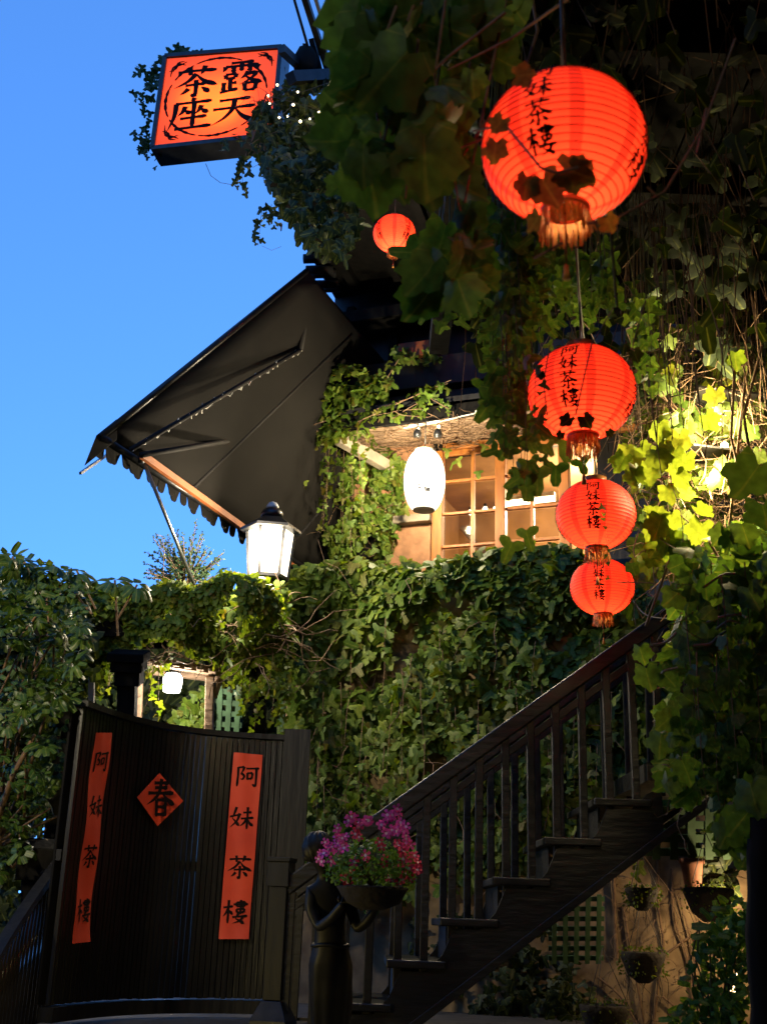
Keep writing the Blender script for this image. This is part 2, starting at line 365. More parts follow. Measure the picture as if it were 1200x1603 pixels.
class Leaves:
    def __init__(s, kind, m): s.kind, s.m = kind, m; s.P = []; s.N = []; s.Y = []; s.S = []
    def add(s, p, n, y, size):
        s.P.append(p); s.N.append(n); s.Y.append(y); s.S.append(size)
    def build(s, parent, singles=150, name='leaf'):
        P = np.array(s.P, float); N = np.array(s.N, float); Y = np.array(s.Y, float); Sz = np.array(s.S, float)
        N /= np.linalg.norm(N, axis=1, keepdims=True) + 1e-9
        X = np.cross(Y, N); X /= np.linalg.norm(X, axis=1, keepdims=True) + 1e-9; Y = np.cross(N, X)
        dep = (P - EYE) @ cf; app = Sz / np.maximum(dep, .5)
        x = (P - EYE) @ cr / dep * F + 600; y = 801 - (P - EYE) @ cu / dep * F
        inv = (x > 0) & (x < 1200) & (y > 0) & (y < 1603)
        order = np.argsort(-(app * inv + rng.random(len(P)) * app * .15)); top = order[:min(singles, int(inv.sum()))]; rest = np.setdiff1d(order, top)
        o0 = origin(parent)
        for i in top:
            o = bpy.data.objects.new(name, hi_mesh(s.kind, int(rng.integers(3)), s.m)); S.collection.objects.link(o); o.parent = parent
            q = P[i] - o0; k = Sz[i]
            o.matrix_local = Matrix([[X[i][j] * k, Y[i][j] * k, N[i][j] * k, q[j]] for j in range(3)] + [[0, 0, 0, 1]])
        if len(rest):
            V, T = LO[s.kind]; n = len(rest); B = np.stack([X[rest], Y[rest], N[rest]], 1) * Sz[rest][:, None, None]
            # vary fold and curl from leaf to leaf
            loc = np.repeat(V[None], n, 0); loc[:, :, 2] *= rng.uniform(.1, 1.3, (n, 1)); loc[:, :, 0] *= rng.uniform(.9, 1.25, (n, 1))
            VV = np.einsum('nij,njk->nik', loc, B) + (P[rest] - o0)[:, None]
            TT = (T[None] + (np.arange(n) * len(V))[:, None, None]).reshape(-1, 3)
            me = arr_mesh('foliage', VV.reshape(-1, 3), TT, np.tile(V[:, :2], (n, 1)), np.repeat(rng.random(n), len(V)))
            o = new_obj('foliage', me, parent, s.m); o['kind'] = 'stuff'
def inpoly(px, py, poly):
    c = False; n = len(poly); j = n - 1
    for i in range(n):
        xi, yi = poly[i]; xj, yj = poly[j]
        if (yi > py) != (yj > py) and px < (xj - xi) * (py - yi) / (yj - yi) + xi: c = not c
        j = i
    return c
KEEP = [(617, 366, 50), (882, 232, 138), (910, 612, 90), (932, 806, 68), (942, 919, 56)]
def clear(x, y, m=0): return all((x - a) ** 2 + (y - b) ** 2 > (r + m) ** 2 for a, b, r in KEEP)
def samples(poly, n, gap=None, gscale=.02):
    xs = [p[0] for p in poly]; ys = [p[1] for p in poly]; out = []
    tries = 0
    while len(out) < n and tries < n * 60:
        tries += 1
        x, y = random.uniform(min(xs), max(xs)), random.uniform(min(ys), max(ys))
        if not inpoly(x, y, poly): continue
        if gap is not None and noise.noise(Vector((x * gscale, y * gscale, 3.1))) < gap + random.uniform(-.12, .12): continue
        out.append((x, y))
    return out
def rv(k): return np.array([random.gauss(0, k), random.gauss(0, k), random.gauss(0, k)])
DOWN = np.array([0, 0, -1.0])
def tocam(p): d = EYE - p; return d / np.linalg.norm(d)
def scatter(L, poly, place, n, smin, smax, normal, jit=.45, bumps=.15, bs=1.6, gap=None, gs=.02, up=.0, tip=.35):
    for x, y in samples(poly, n, gap, gs):
        p = np.array(place(x, y)); nn = normal(p) if callable(normal) else normal
        b = noise.noise(Vector(p * bs)) * bumps + noise.noise(Vector(p * bs * 3)) * bumps * .4 + random.uniform(-.05, .03)
        L.add(p + nn * b, nn + rv(jit) + np.array([0, 0, up]), DOWN + rv(tip), random.uniform(smin, smax))
def strand(L, mb, top, length, size, sp, sway=.06, r=.004, out=None, lean=(0, 0), jit=.5):
    """a hanging runner with leaves on both sides"""
    n = max(4, int(length / .12)); P = []; q = np.array(top, float); vx, vy = lean
    for i in range(n + 1):
        P.append(q.copy()); vx += random.gauss(0, sway); vy += random.gauss(0, sway); vx *= .8; vy *= .8
        q = q + np.array([vx + lean[0], vy + lean[1], -1.0]) * length / n
    mb.tube(P, [r * (1 - .6 * i / n) for i in range(n + 1)], 4, False)
    t = random.random() * sp
    while t < length:
        k = t / length * n; i = min(n - 1, int(k)); p = P[i] + (P[i + 1] - P[i]) * (k - i)
        pd_ = (p - EYE) @ cf; px_, py_ = 600 + (p - EYE) @ cr / pd_ * F, 801.5 - (p - EYE) @ cu / pd_ * F
        if length > .45 and not clear(px_, py_, -8) and pd_ < 7: t += sp; continue
        nn = (tocam(p) if out is None else out) + rv(jit); side = rv(1); side[2] = 0; side /= np.linalg.norm(side) + 1e-9
        s = random.uniform(*size) * (1 - .35 * t / length)
        L.add(p + side * s * .45 + np.array([0, 0, -.1 * s]), nn, DOWN + side * .6 + rv(.25), s)
        t += sp * random.uniform(.5, 1.5)
def twigs(mb, pts_fn, n, length, r=.003, wig=.35, grav=-.2, seg=7):
    for _ in range(n):
        p = np.array(pts_fn(), float); d = rv(1); d[2] += grav; d /= np.linalg.norm(d); P = [p.copy()]
        L = length * random.uniform(.4, 1.3)
        for i in range(seg):
            d = d + rv(wig) + np.array([0, 0, grav * .3]); d /= np.linalg.norm(d); p = p + d * L / seg; P.append(p.copy())
        mb.tube(P, [r * (1 - .5 * i / seg) for i in range(seg + 1)], 3, False)

# ================================================================== SETTING
GZ = 0.90
g = MB(); nR = 24
def sheet(name, m, pts, z, kind='structure'):
    mb = MB(); mb.add([(x, y, z) for x, y in pts], [tuple(range(len(pts)))]); o = mb.build(name, m); return tag(o, kind=kind)
tag(MB().add([(-2500, -2500, -.02), (2500, -2500, -.02), (2500, 2500, -.02), (-2500, 2500, -.02)], [(0, 1, 2, 3)]).build('terrain', 'terrain'), kind='structure')
tag(MB().hexa([(-5, -6, -.5), (6, -6, -.5), (6, 4.6, -.5), (-5, 4.6, -.5)], [(-5, -6, 0), (6, -6, 0), (6, 4.6, 0), (-5, 4.6, 0)]).build('lower_lane', 'ground'), kind='structure')
st = tag(MB().hexa([(-5, 5.9, -.5), (6, 5.9, -.5), (6, 16, -.5), (-5, 16, -.5)], [(-5, 5.9, GZ), (6, 5.9, GZ), (6, 16, GZ), (-5, 16, GZ)]).build('courtyard_paving', 'stone'), kind='structure')
ls = thing('stone_steps', 'grey stone steps climbing from the lane to the courtyard', 'steps', (0, 5, 0))
for i in range(5):
    MB().hexa([(-4.9, 4.603 + i * .26, -.4), (5.9, 4.603 + i * .26, -.4), (5.9, 5.897, -.4), (-4.9, 5.897, -.4)] if i == 0 else
              [(-4.9, 4.6 + i * .26, .003 + (i) * .18), (5.9, 4.6 + i * .26, .003 + (i) * .18), (5.9, 5.897, .003 + (i) * .18), (-4.9, 5.897, .003 + (i) * .18)],
              [(-4.9, 4.6 + i * .26, (i + 1) * .18 - .004), (5.9, 4.6 + i * .26, (i + 1) * .18 - .004), (5.9, 5.897, (i + 1) * .18 - .004), (-4.9, 5.897, (i + 1) * .18 - .004)]).build('step', 'stone', ls)

YAW = -20.0
HW = Wall(PY(700, 890, 10.55), YAW)            # ivy covered retaining wall
FW = Wall(PY(690, 780, 12.3), -21.0)           # window facade
BZ = 8.75
BN = PZ(408, 268, BZ)                           # near left corner of the balcony floor
ba = math.radians(YAW); BE = np.array([math.cos(ba), math.sin(ba), 0]); BD = np.array([math.sin(math.radians(15)), math.cos(math.radians(15)), 0])

# --- retaining wall
rw = thing('retaining_wall', 'tan plaster retaining wall under and behind the wooden staircase', 'wall', HW.at(0, GZ, -.2))
u0, zt = HW.uz(452, 905); u1 = HW.uz(1330, 1000)[0]
ZT = HW.uz(700, 905)[1]
b = MB(); b.wbox(HW, u0, u1, GZ - .5, ZT, -.35, -.12); b.build('wall', 'plaster', rw)
b = MB(); b.wbox(HW, u0 - .03, u1, ZT + .002, ZT + .10, -.39, -.08); b.build('coping', 'stone', rw)
b = MB(); b.wbox(HW, u0 - .1, u1, ZT - .28, ZT - .12, -2.6, -.36); tag(b.build('terrace_floor', 'stone'), kind='structure')

# --- teahouse: window storey
th = thing('teahouse', 'dark timber teahouse with lit window, overhanging roof and balcony', 'building', FW.at(0, GZ, -.5))
uL = FW.uz(512, 700)[0]; uW0, z0 = FW.uz(684, 893); zW1 = FW.uz(690, 712)[1]; uR = 5.0
uW1 = FW.uz(935, 800)[0]
b = MB(); b.wbox(FW, uL, uW0, ZT - .3, BZ + 2.2, -.25, 0); b.build('wall', 'brick_plaster' if False else 'dark_wood', th)
b = MB(); b.wbox(FW, uW0 + .001, uW1, z0 - 1.0, z0, -.25, -.01); b.build('wall', 'dark_wood', th)
b = MB(); b.wbox(FW, uW0 + .001, uR, zW1 + .05, BZ + 2.2, -.25, -.01); b.build('wall', 'dark_wood', th)
b = MB(); b.wbox(FW, uW1 + .001, uR, z0 - 1.0, zW1 + .048, -.25, -.01); b.build('wall', 'dark_wood', th)
# orange plaster panel and sill left of the window
ua, za = FW.uz(602, 930); ub, zb = FW.uz(676, 822)
b = MB(); b.wbox(FW, ua, ub, za, zb, .002, .05); b.build('wall_panel', 'brick_plaster', th, .008)
b = MB(); b.wbox(FW, ua - .4, ub, zb + .10, FW.uz(600, 690)[1], .002, .04); b.build('wall_panel', 'brick_plaster', th, .008)
b = MB(); b.wbox(FW, ua + .12, ub + .02, zb + .003, zb + .09, .002, .16); b.build('ledge', 'pale_beam', th, .01)
# side wall running back
side = np.array([math.sin(math.radians(15)), math.cos(math.radians(15)), 0])
c0 = FW.at(uL, 0, -.25); c1 = c0 + side * 4
b = MB(); b.hexa([(*c0[:2], ZT - .3), (*(c0 + BE * .2)[:2], ZT - .3), (*(c1 + BE * .2)[:2], ZT - .3), (*c1[:2], ZT - .3)],
                 [(*c0[:2], BZ + 2.2), (*(c0 + BE * .2)[:2], BZ + 2.2), (*(c1 + BE * .2)[:2], BZ + 2.2), (*c1[:2], BZ + 2.2)]); b.build('side_wall', 'dark_wood', th)
# room behind the window
rb = MB()
A = FW.at(uW0 - .6, z0 - .6, -.26); 
def fw(u, z, o): return FW.at(u, z, o)
for nm, q in (('room_back', [(-.6, -.9, -2.6), (4.2, -.9, -2.6), (4.2, 2.2, -2.6), (-.6, 2.2, -2.6)]),
              ('room_side', [(-.6, -.9, -.26), (-.6, -.9, -2.6), (-.6, 2.2, -2.6), (-.6, 2.2, -.26)]),
              ('room_ceiling', [(-.6, 1.55, -.26), (4.2, 1.55, -.26), (4.2, 1.55, -2.6), (-.6, 1.55, -2.6)]),
              ('room_floor', [(-.6, -.9, -.26), (4.2, -.9, -.26), (4.2, -.9, -2.6), (-.6, -.9, -2.6)])):
    pts = [fw(uW0 + u, z0 + z, o) for u, z, o in q]; cc = sum(pts) / 4
    nrm = np.cross(pts[1] - pts[0], pts[3] - pts[0]); nrm /= np.linalg.norm(nrm)
    b = MB(); b.slab(pts, nrm * .05); b.build(nm, 'room_wall', th)
# partition and furniture hints inside the room
b = MB(); b.wbox(FW, uW0 + .35, uW0 + .75, z0 - .9, z0 + .75, -1.9, -1.8); b.build('room_screen', 'pale_beam', th)
b = MB(); b.bar(fw(uW0 + .02, z0 + .75, -.8), fw(uW0 + .55, z0 + .1, -.9), .05, .05); b.build('stair_rail', 'old_wood', th)

# --- window
nW = [uW0 + k * (uW1 - uW0) / 5 for k in range(6)]
rows = [z0 + (zW1 - z0) * k for k in (0, .19, .47, .75, 1.0)]
wn = thing('casement_window', 'wooden casement window with small panes above the ivy wall', 'window', FW.at(uW0, z0, 0))
for i in (0, 2, 4):
    u = [FW.uz(686, 800)[0], FW.uz(784, 800)[0], FW.uz(884, 800)[0]][i // 2]
    b = MB(); b.wbox(FW, u - .055, u + .055, z0 - .05, zW1 + .03, -.06, .06); b.build('frame_post', 'warm_wood', wn, .006)
ux = [FW.uz(x, 800)[0] for x in (686, 740, 784, 833, 884, 935)]
b = MB(); b.wbox(FW, ux[0] + .056, ux[1] + 1.9, zW1 + .035, zW1 + .11, -.05, .055); b.build('head_rail', 'warm_wood', wn, .006)
b = MB(); b.wbox(FW, ux[0] - .1, ux[5] + .1, z0 - .12, z0 - .052, -.05, .12); b.build('sill', 'warm_wood', wn, .006)
for k in range(2):
    a_, c_ = ux[2 * k] + .057, ux[2 * k + 2] - .057; m_ = ux[2 * k + 1]
    sa = MB(); sa.wbox(FW, m_ - .018, m_ + .018, z0, zW1, -.03, .03); sa.build('muntin', 'warm_wood', wn, .003)
    for j, r_ in enumerate(rows):
        h_ = .028 if j in (0, 4) else .014
        for (p_, q_) in ((a_, m_ - .019), (m_ + .019, c_)):
            b = MB(); b.wbox(FW, p_, q_, r_ - h_, r_ + h_, -.028, .026); b.build('muntin', 'warm_wood', wn, .003)
    for j in range(4):
        for (p_, q_) in ((a_, m_ - .019), (m_ + .019, c_)):
            b = MB(); b.wbox(FW, p_ + .002, q_ - .002, rows[j] + .03, rows[j + 1] - .03, -.006, -.002); b.build('pane', 'glass', wn)

# --- fluorescent tube and round lamps seen inside
pa = FW.hit(785, 790, -1.0); pb = FW.hit(868, 781, -1.0)
t_ = thing('fluorescent_tube', 'bright tube lamp glowing behind the right window panes', 'lamp', pa)
MB().tube([pa, pb], .028, 10).build('tube', 'tube_light', t_)
MB().bar(pa + [0, 0, .06], pb + [0, 0, .06], .07, .05).build('housing', 'white_metal', t_)
for k, (x, y) in enumerate(((736, 802), (759, 797), (775, 797), (693, 888))):
    p = FW.hit(x, y, -1.1); t_ = thing('round_lamp', ['small round lamp behind the window, first from the white paper lantern', 'small round lamp behind the window, second from the white paper lantern',
        'small round lamp beside the thick middle window post', 'low white lamp at the bottom left corner of the window'][k], 'lamp', p, 'small lamps inside the window')
    MB().lathe(p, [(.003, -.032), (.02, -.026), (.032, 0), (.02, .026), (.003, .032)], 12).build('bulb', 'tube_light', t_)
    MB().lathe(p + [0, 0, .036], [(.02, 0), (.02, .03)], 8).build('cap', 'dark_metal', t_)

# --- overhanging window roof (soffit) with bare vine stems
s0 = FW.at(FW.uz(585, 700)[0], 0, 0)
uA = FW.uz(600, 690)[0] - .25
zS = zW1 + .12
OV = .85
zF = [PY(650, 662, 1)[2]]
f1 = Wall(FW.at(0, 0, OV), -21.0); uF, zFr = f1.uz(640, 662)
b = MB(); b.slab([FW.at(uA, zS, .07), FW.at(uR, zS, .07), FW.at(uR, zFr, OV), FW.at(uA, zFr, OV)], (0, 0, .05)); b.build('eave_soffit', 'old_wood', th)
b = MB(); b.wbox(FW, uA - .05, uR, zFr - .02, zFr + .13, OV + .003, OV + .06); b.build('fascia', 'black_wood', th)
b = MB(); b.slab([FW.at(uA - .1, zFr + .14, OV + .1), FW.at(uR, zFr + .14, OV + .1), FW.at(uR, zFr + .75, .02), FW.at(uA - .1, zFr + .75, .02)], (0, 0, .06)); b.build('lower_roof', 'tile', th)
b = MB(); b.bar(FW.at(uA + .03, zFr - .06, OV - .05), FW.at(uA + .42, zS - .28, .08), .10, .13); b.build('corner_brace', 'pale_beam', th, .01)
# dark beam above
f2 = Wall(FW.at(0, 0, .55), -21.0); uB, zB = f2.uz(640, 600)
b = MB(); b.wbox(FW, uL - .2, uR, zB - .10, zB + .26, .46, .62); b.build('beam', 'dark_wood', th, .01)
b = MB(); b.wbox(FW, uL, uR, zB + .9, zB + 1.05, .05, .50); b.build('beam', 'black_wood', th, .01)
for k in range(9):
    u = uL + .25 + k * .55
    b = MB(); b.wbox(FW, u - .05, u + .05, zB + .27, BZ - .2, .002, .09); b.build('upper_post', 'black_wood', th, .006)

# --- balcony with tiled edge
bn = BN.copy(); far = bn + BD * 2.15
b = MB(); b.slab([bn, bn + BE * 4.2, bn + BE * 4.2 + BD * 3.2, bn + BD * 3.2], (0, 0, .28)); b.build('balcony_floor', 'black_wood', th)
for k in range(7):
    a_ = bn + BE * (.35 + .55 * k) + BD * .05; b = MB(); b.bar(a_ - [0, 0, .06], a_ + BD * 2.4 - [0, 0, .06], .09, .11); b.build('joist', 'black_wood', th)
for k in range(5):   # corner tile ends at the far left corner
    a_ = bn + BD * (1.55 + .17 * k) + np.array([-.04 - .02 * k, 0, -.10 - .05 * (k % 2)])
    b = MB(); b.tube([a_, a_ + np.array([.30, .05, .05])], .055, 8); b.build('roof_tile', 'tile', th)
# balcony railing climbing out of the top of the frame
rl = thing('balcony_railing', 'dark metal railing on the balcony at the top of the picture', 'railing', bn + [0, 0, .28])
rA = PD(516, 118, 11.2); rB = PD(470, -25, 10.6); rC = PD(492, 108, 11.0); rD = PD(452, -30, 10.5)
for n_, (a_, c_, w_) in enumerate(((rA, rB, .055), (PD(530, 112, 11.2), PD(485, -30, 10.6), .03), (rC, rD, .02))):
    MB().bar(a_, c_, w_, w_).build('rail', 'steel' if n_ == 1 else 'dark_metal', rl)
for x, y, x2, y2 in ((500, 112, 488, 60), (512, 112, 505, 62), (522, 106, 518, 88), (476, 112, 478, 68)):
    MB().bar(PD(x, y, 11.1), PD(x2, y2, 11.0), .05, .05).build('post', 'dark_metal', rl)
MB().bar(PD(440, 76, 10.5), PD(470, 104, 10.9), .07, .07).build('stay', 'dark_metal', rl)
MB().lathe(PD(478, 96, 10.9), [(.02, -.16), (.10, -.10), (.12, .02), (.08, .12), (.02, .17)], 8).build('finial', 'black_wood', rl)
MB().bar(PD(455, 122, 10.6), PD(560, 116, 11.4), .10, .10).build('rail_foot', 'dark_metal', rl)

# --- right-hand house and overhead pergola roof (closes the alley above)
rh = thing('dark_timber_house', 'dark timber house wall hung with vines on the alley\'s shaded side', 'house', (2.7, 5, 0))
MB().hexa([(3.12, -3, 0), (4.8, -3, 0), (4.8, 10.2, 0), (3.12, 10.2, 0)], [(3.12, -3, 9.5), (4.8, -3, 9.5), (4.8, 10.2, 9.5), (3.12, 10.2, 9.5)]).build('wall', 'black_wood', rh)
for k in range(12):
    y = 1.2 + .75 * k; MB().hexa([(3.07, y, 0), (3.117, y, 0), (3.117, y + .12, 0), (3.07, y + .12, 0)], [(3.07, y, 5.2), (3.117, y, 5.2), (3.117, y + .12, 5.2), (3.07, y + .12, 5.2)]).build('stud', 'dark_wood', rh)
pg = thing('overhead_canopy', 'dark boarded canopy roof over the alley above the red lanterns', 'canopy', (1.2, 5, 5.3))
CZ = 5.35  # unseen near end lengthened over the viewer to shut out skylight
for k in range(15):
    x = .30 + k * .19; MB().hexa([(x, -1.2, CZ), (x + .18, -1.2, CZ), (x + .18, 6.9, CZ), (x, 6.9, CZ)], [(x, -1.2, CZ + .04), (x + .18, -1.2, CZ + .04), (x + .18, 6.9, CZ + .04), (x, 6.9, CZ + .04)]).build('board', 'black_wood', pg)
MB().hexa([(.26, -1.3, CZ + .045), (3.11, -1.3, CZ + .045), (3.11, 6.9, CZ + .045), (.26, 6.9, CZ + .045)], [(.26, -1.3, CZ + .1), (3.11, -1.3, CZ + .1), (3.11, 6.9, CZ + .1), (.26, 6.9, CZ + .1)]).build('roof_sheet', 'tile', pg)
for k in range(8):
    y = -1.0 + k * 1.05; MB().bar((.22, y, CZ - .07), (3.1, y, CZ - .07), .09, .13).build('joist', 'black_wood', pg)
MB().bar((.32, -1.3, CZ - .21), (.32, 6.9, CZ - .21), .12, .14).build('edge_beam', 'black_wood', pg)

ob = thing('added_back_house', 'unseen dark house added behind the viewer to hold back skylight', 'house', (0, -5, 0))  # tall block added out of view to keep the sky off the alley
MB().hexa([(-9, -9, 0), (5, -9, 0), (5, -3.2, 0), (-9, -3.2, 0)], [(-9, -9, 10), (5, -9, 10), (5, -3.2, 10), (-9, -3.2, 10)]).build('wall', 'black_wood', ob)
ob = thing('added_side_house', 'unseen dark house added on the open side to cut skylight', 'house', (-6, 1, 0))  # second unseen block, added to darken the courtyard from the side
MB().hexa([(-9, -3.19, 0), (-4.2, -3.19, 0), (-4.2, 4.2, 0), (-9, 4.2, 0)], [(-9, -3.19, 9.0), (-4.2, -3.19, 9.0), (-4.2, 4.2, 9.0), (-9, 4.2, 9.0)]).build('wall', 'black_wood', ob)

# ================================================================== AWNING
awn = thing('awning', 'dark fabric awning with scalloped valance jutting from the teahouse', 'awning', PY(480, 430, 10.6))
zE = PY(160, 690, 9.0)[2]
cC = PZ(158, 684, zE); cE = PZ(500, 905, zE); cT = PY(480, 424, 10.6); dEdge = (cE - cC); cT2 = cT + dEdge * .95
NU, NV = 16, 12; vs = []; fs = []
for i in range(NU + 1):
    for j in range(NV + 1):
        a, c = i / NU, j / NV
        p = (cC + dEdge * a) * (1 - c) + (cT + dEdge * .95 * a) * c
        sag = -.05 * math.sin(math.pi * c) * (.5 + .5 * abs(math.sin(a * math.pi * 4))) + .012 * math.sin(a * 31 + c * 7) * math.sin(math.pi * c)
        vs.append(p + np.array([0, 0, sag]))
for i in range(NU):
    for j in range(NV):
        k = i * (NV + 1) + j; fs.append((k, k + 1, k + NV + 2, k + NV + 1))
o = MB().add(vs, fs, True).build('fabric', 'canvas', awn); sm = o.modifiers.new('thick', 'SOLIDIFY'); sm.thickness = .012
def fabp(a, c):
    p = (cC + dEdge * a) * (1 - c) + (cT + dEdge * .95 * a) * c
    return p + np.array([0, 0, -.05 * math.sin(math.pi * c) * (.5 + .5 * abs(math.sin(a * math.pi * 4))) + .012 * math.sin(a * 31 + c * 7) * math.sin(math.pi * c) - .006])
for k in range(1, 8): MB().tube([fabp(k / 8, j / 14) for j in range(15)], .006, 4, False).build('seam', 'canvas', awn)
for k in (2, 5): MB().tube([fabp(k / 6.5, .02) - [0, 0, .05], fabp(k / 6.5, .98) - [0, 0, .05]], .018, 6).build('rafter', 'arm_paint', awn)
# edge hem tube, bars, arms
MB().tube([cC, cT], .03, 8).build('edge_bar', 'dark_metal', awn)
MB().tube([cC, cE], .035, 8).build('front_bar', 'dark_metal', awn)
c1_ = PD(205, 704, 9.6); k1 = PY(470, 548, 10.9); MB().tube([c1_, k1], .022, 8).build('arm', 'arm_paint', awn)
MB().tube([k1, PY(490, 432, 11.0)], .03, 8).build('arm', 'arm_paint', awn)
c2_ = PD(222, 712, 9.7); k2 = PY(412, 682, 11.2); MB().tube([c2_, k2], .026, 8).build('arm', 'arm_paint', awn)
MB().tube([k2, PY(446, 560, 11.3)], .026, 8).build('arm', 'arm_paint', awn)
up = PD(220, 706, 9.55); lo = PD(452, 884, 12.0)
MB().bar(PZ(222, 712, zE - .03) , PZ(462, 884, zE - .02), .04, .06).build('orange_board', 'orange_beam', awn)
MB().bar(PZ(168, 712, zE - .05), PD(126, 741, 9.2), .02, .02).build('rod', 'steel', awn)
# scalloped valance, each flap its own piece
ns = 36
for k in range(ns):
    a0, a1 = k / ns, (k + .93) / ns; p0 = cC + dEdge * a0; p1 = cC + dEdge * a1; h = .12 if k > 1 else .16
    pts = [p0, p1] + [p0 + (p1 - p0) * t + np.array([0, 0, -h + .05 * abs(2 * t - 1) ** 5]) for t in (1, .9, .7, .3, .1, 0)]
    nrm = np.cross(dEdge, [0, 0, 1]); nrm /= np.linalg.norm(nrm)
    pts = [p + nrm * (.03 * math.sin(k * 2.3)) * (0 if i < 2 else 1) for i, p in enumerate(pts)]
    MB().slab([p - nrm * .04 for p in pts], nrm * .008).build('valance_flap', 'canvas', awn)
pp = [cC, cC + (cT - cC) * .10]; MB().slab([cC + [-.03, -.03, 0], cC + (cT - cC) * .08 + [-.03, -.03, 0], cC + (cT - cC) * .09 + [-.03, -.03, -.20], cC + [-.09, -.05, -.27]], (.0, .01, 0)).build('valance_flap', 'canvas', awn)
ap = thing('awning_strut', 'thin steel pole propping the awning above the feathery bush', 'pole', PY(308, 925, 10.3))
MB().tube([PZ(222, 716, zE - .02), PY(310, 930, 10.3)], .016, 8).build('pole', 'steel', ap)
MB().tube([PZ(222, 716, zE - .02) + [0, 0, .04], PZ(222, 716, zE - .02) - [0, 0, .05]], .028, 8).build('clamp', 'dark_metal', ap)
fl = thing('string_light', 'clear fairy light string wound along the awning arm', 'string light', c1_)
mb = MB(); P = []
for i in range(120):
    t = i / 119; P.append(c1_ + (k1 - c1_) * t + np.array([.02 * math.cos(i * .9), 0, .022 * math.sin(i * 1.7) + random.gauss(0, .016) - .01]))
mb.tube(P, .004, 4, False); mb.build('cord', 'white_metal', fl)
for i in range(6, 118, 7):
    MB().lathe(P[i], [(.002, -.008), (.007, 0), (.002, .008)], 6).build('bulb', 'white_metal', fl)

# ================================================================== LIGHT BOX SIGN
SW = Wall(PY(262, 92, 9.75), -10.0)
q = {k: SW.hit(*v) for k, v in dict(tl=(262, 92), tr=(436, 78), br=(424, 208), bl=(243, 228)).items()}
def sign_mat():
    m = bpy.data.materials.new('sign_face'); m.use_nodes = True; t = m.node_tree; b = t.nodes['Principled BSDF']; out = t.nodes['Material Output']
    b.inputs['Base Color'].default_value = (.62, .10, .04, 1); b.inputs['Roughness'].default_value = .6
    b.inputs['Emission Color'].default_value = (1, .12, .03, 1); b.inputs['Emission Strength'].default_value = 1.0 * K
    tl = t.nodes.new('ShaderNodeBsdfTranslucent'); tl.inputs[0].default_value = (.95, .28, .085, 1)
    mx = t.nodes.new('ShaderNodeMixShader'); mx.inputs[0].default_value = .6
    t.links.new(b.outputs[0], mx.inputs[1]); t.links.new(tl.outputs[0], mx.inputs[2]); t.links.new(mx.outputs[0], out.inputs[0]); MT['sign_face'] = m
sign_mat()
sg = thing('light_box_sign', 'glowing orange light box sign with four black characters', 'sign', q['bl'])
back = -SW.n * .26
fm = quadmap(q['bl'], q['br'], q['tr'], q['tl'])
MB().slab([q['bl'], q['br'], q['tr'], q['tl']], -SW.n * .01).build('face', 'sign_face', sg)
def sp(a, b_, o=0): return fm(a, b_, o)
for (a0, b0), (a1, b1) in (((-.025, -.03), (1.025, -.03)), ((-.025, 1.03), (1.025, 1.03)), ((-.02, -.03), (-.02, 1.03)), ((1.02, -.03), (1.02, 1.03))):
    p0, p1 = sp(a0, b0), sp(a1, b1); o = MB(); dd = p1 - p0
    dd /= np.linalg.norm(dd); ww = np.cross(dd, SW.n) * .022
    o.slab([p0 - ww + SW.n * .02, p1 - ww + SW.n * .02, p1 + ww + SW.n * .02, p0 + ww + SW.n * .02], back - SW.n * .02); o.build('casing', 'dark_metal', sg)
o = MB(); o.slab([sp(-.02, -.03) + back, sp(1.02, -.03) + back, sp(1.02, 1.03) + back, sp(-.02, 1.03) + back], -SW.n * .01); o.build('back_panel', 'dark_metal', sg)
for ch, a, b_ in (('茶', .29, .70), ('露', .69, .71), ('座', .28, .32), ('天', .66, .33)):
    mb = MB(); glyph(mb, ch, sub(fm, a, b_, .40, .38), 13.5, .004); mb.build('lettering', 'sign_ink', sg)
mb = MB()   # broken brush ring
for a0, a1 in ((5, 60), (63, 118), (121, 150), (156, 205), (209, 252), (255, 300), (304, 356)):
    vs = []; n = 14
    for i in range(n + 1):
        t = math.radians(a0 + (a1 - a0) * i / n); w_ = .014 * (.35 + .65 * math.sin(math.pi * i / n)) * (1 + .3 * math.sin(i * 2.1))
        for s_ in (1, -1): vs.append(fm(.485 + (.445 + s_ * w_) * math.cos(t), .50 + (.455 + s_ * w_) * math.sin(t), .0035))
    mb.add(vs, [(2 * i, 2 * i + 1, 2 * i + 3, 2 * i + 2) for i in range(n)])
mb.build('brush_ring', 'sign_ink', sg)
for cx, cy, sx, sy in ((.11, .87, 1, 1), (.90, .90, -1, 1), (.12, .12, 1, -1), (.90, .11, -1, -1)):
    mb = MB()
    for pts in (((-.07, -.12), (-.05, .02), (.03, .05), (.10, .09)), ((-.05, -.05), (.0, .06), (.09, .04)), ((-.09, -.04), (-.02, .0), (.0, .08), (.07, .10))):
        C = spline([(cx + x * sx * .8, cy + y * sy * .8) for x, y in pts], 8); vs = []
        for i, c in enumerate(C):
            d = C[min(i + 1, len(C) - 1)] - C[max(i - 1, 0)]; d /= np.hypot(*d); w_ = .008 * (.4 + math.sin(math.pi * i / (len(C) - 1)))
            for s_ in (1, -1): vs.append(fm(c[0] - d[1] * w_ * s_, c[1] + d[0] * w_ * s_, .004))
        mb.add(vs, [(2 * i, 2 * i + 1, 2 * i + 3, 2 * i + 2) for i in range(len(C) - 1)])
    mb.build('flourish', 'sign_ink', sg)
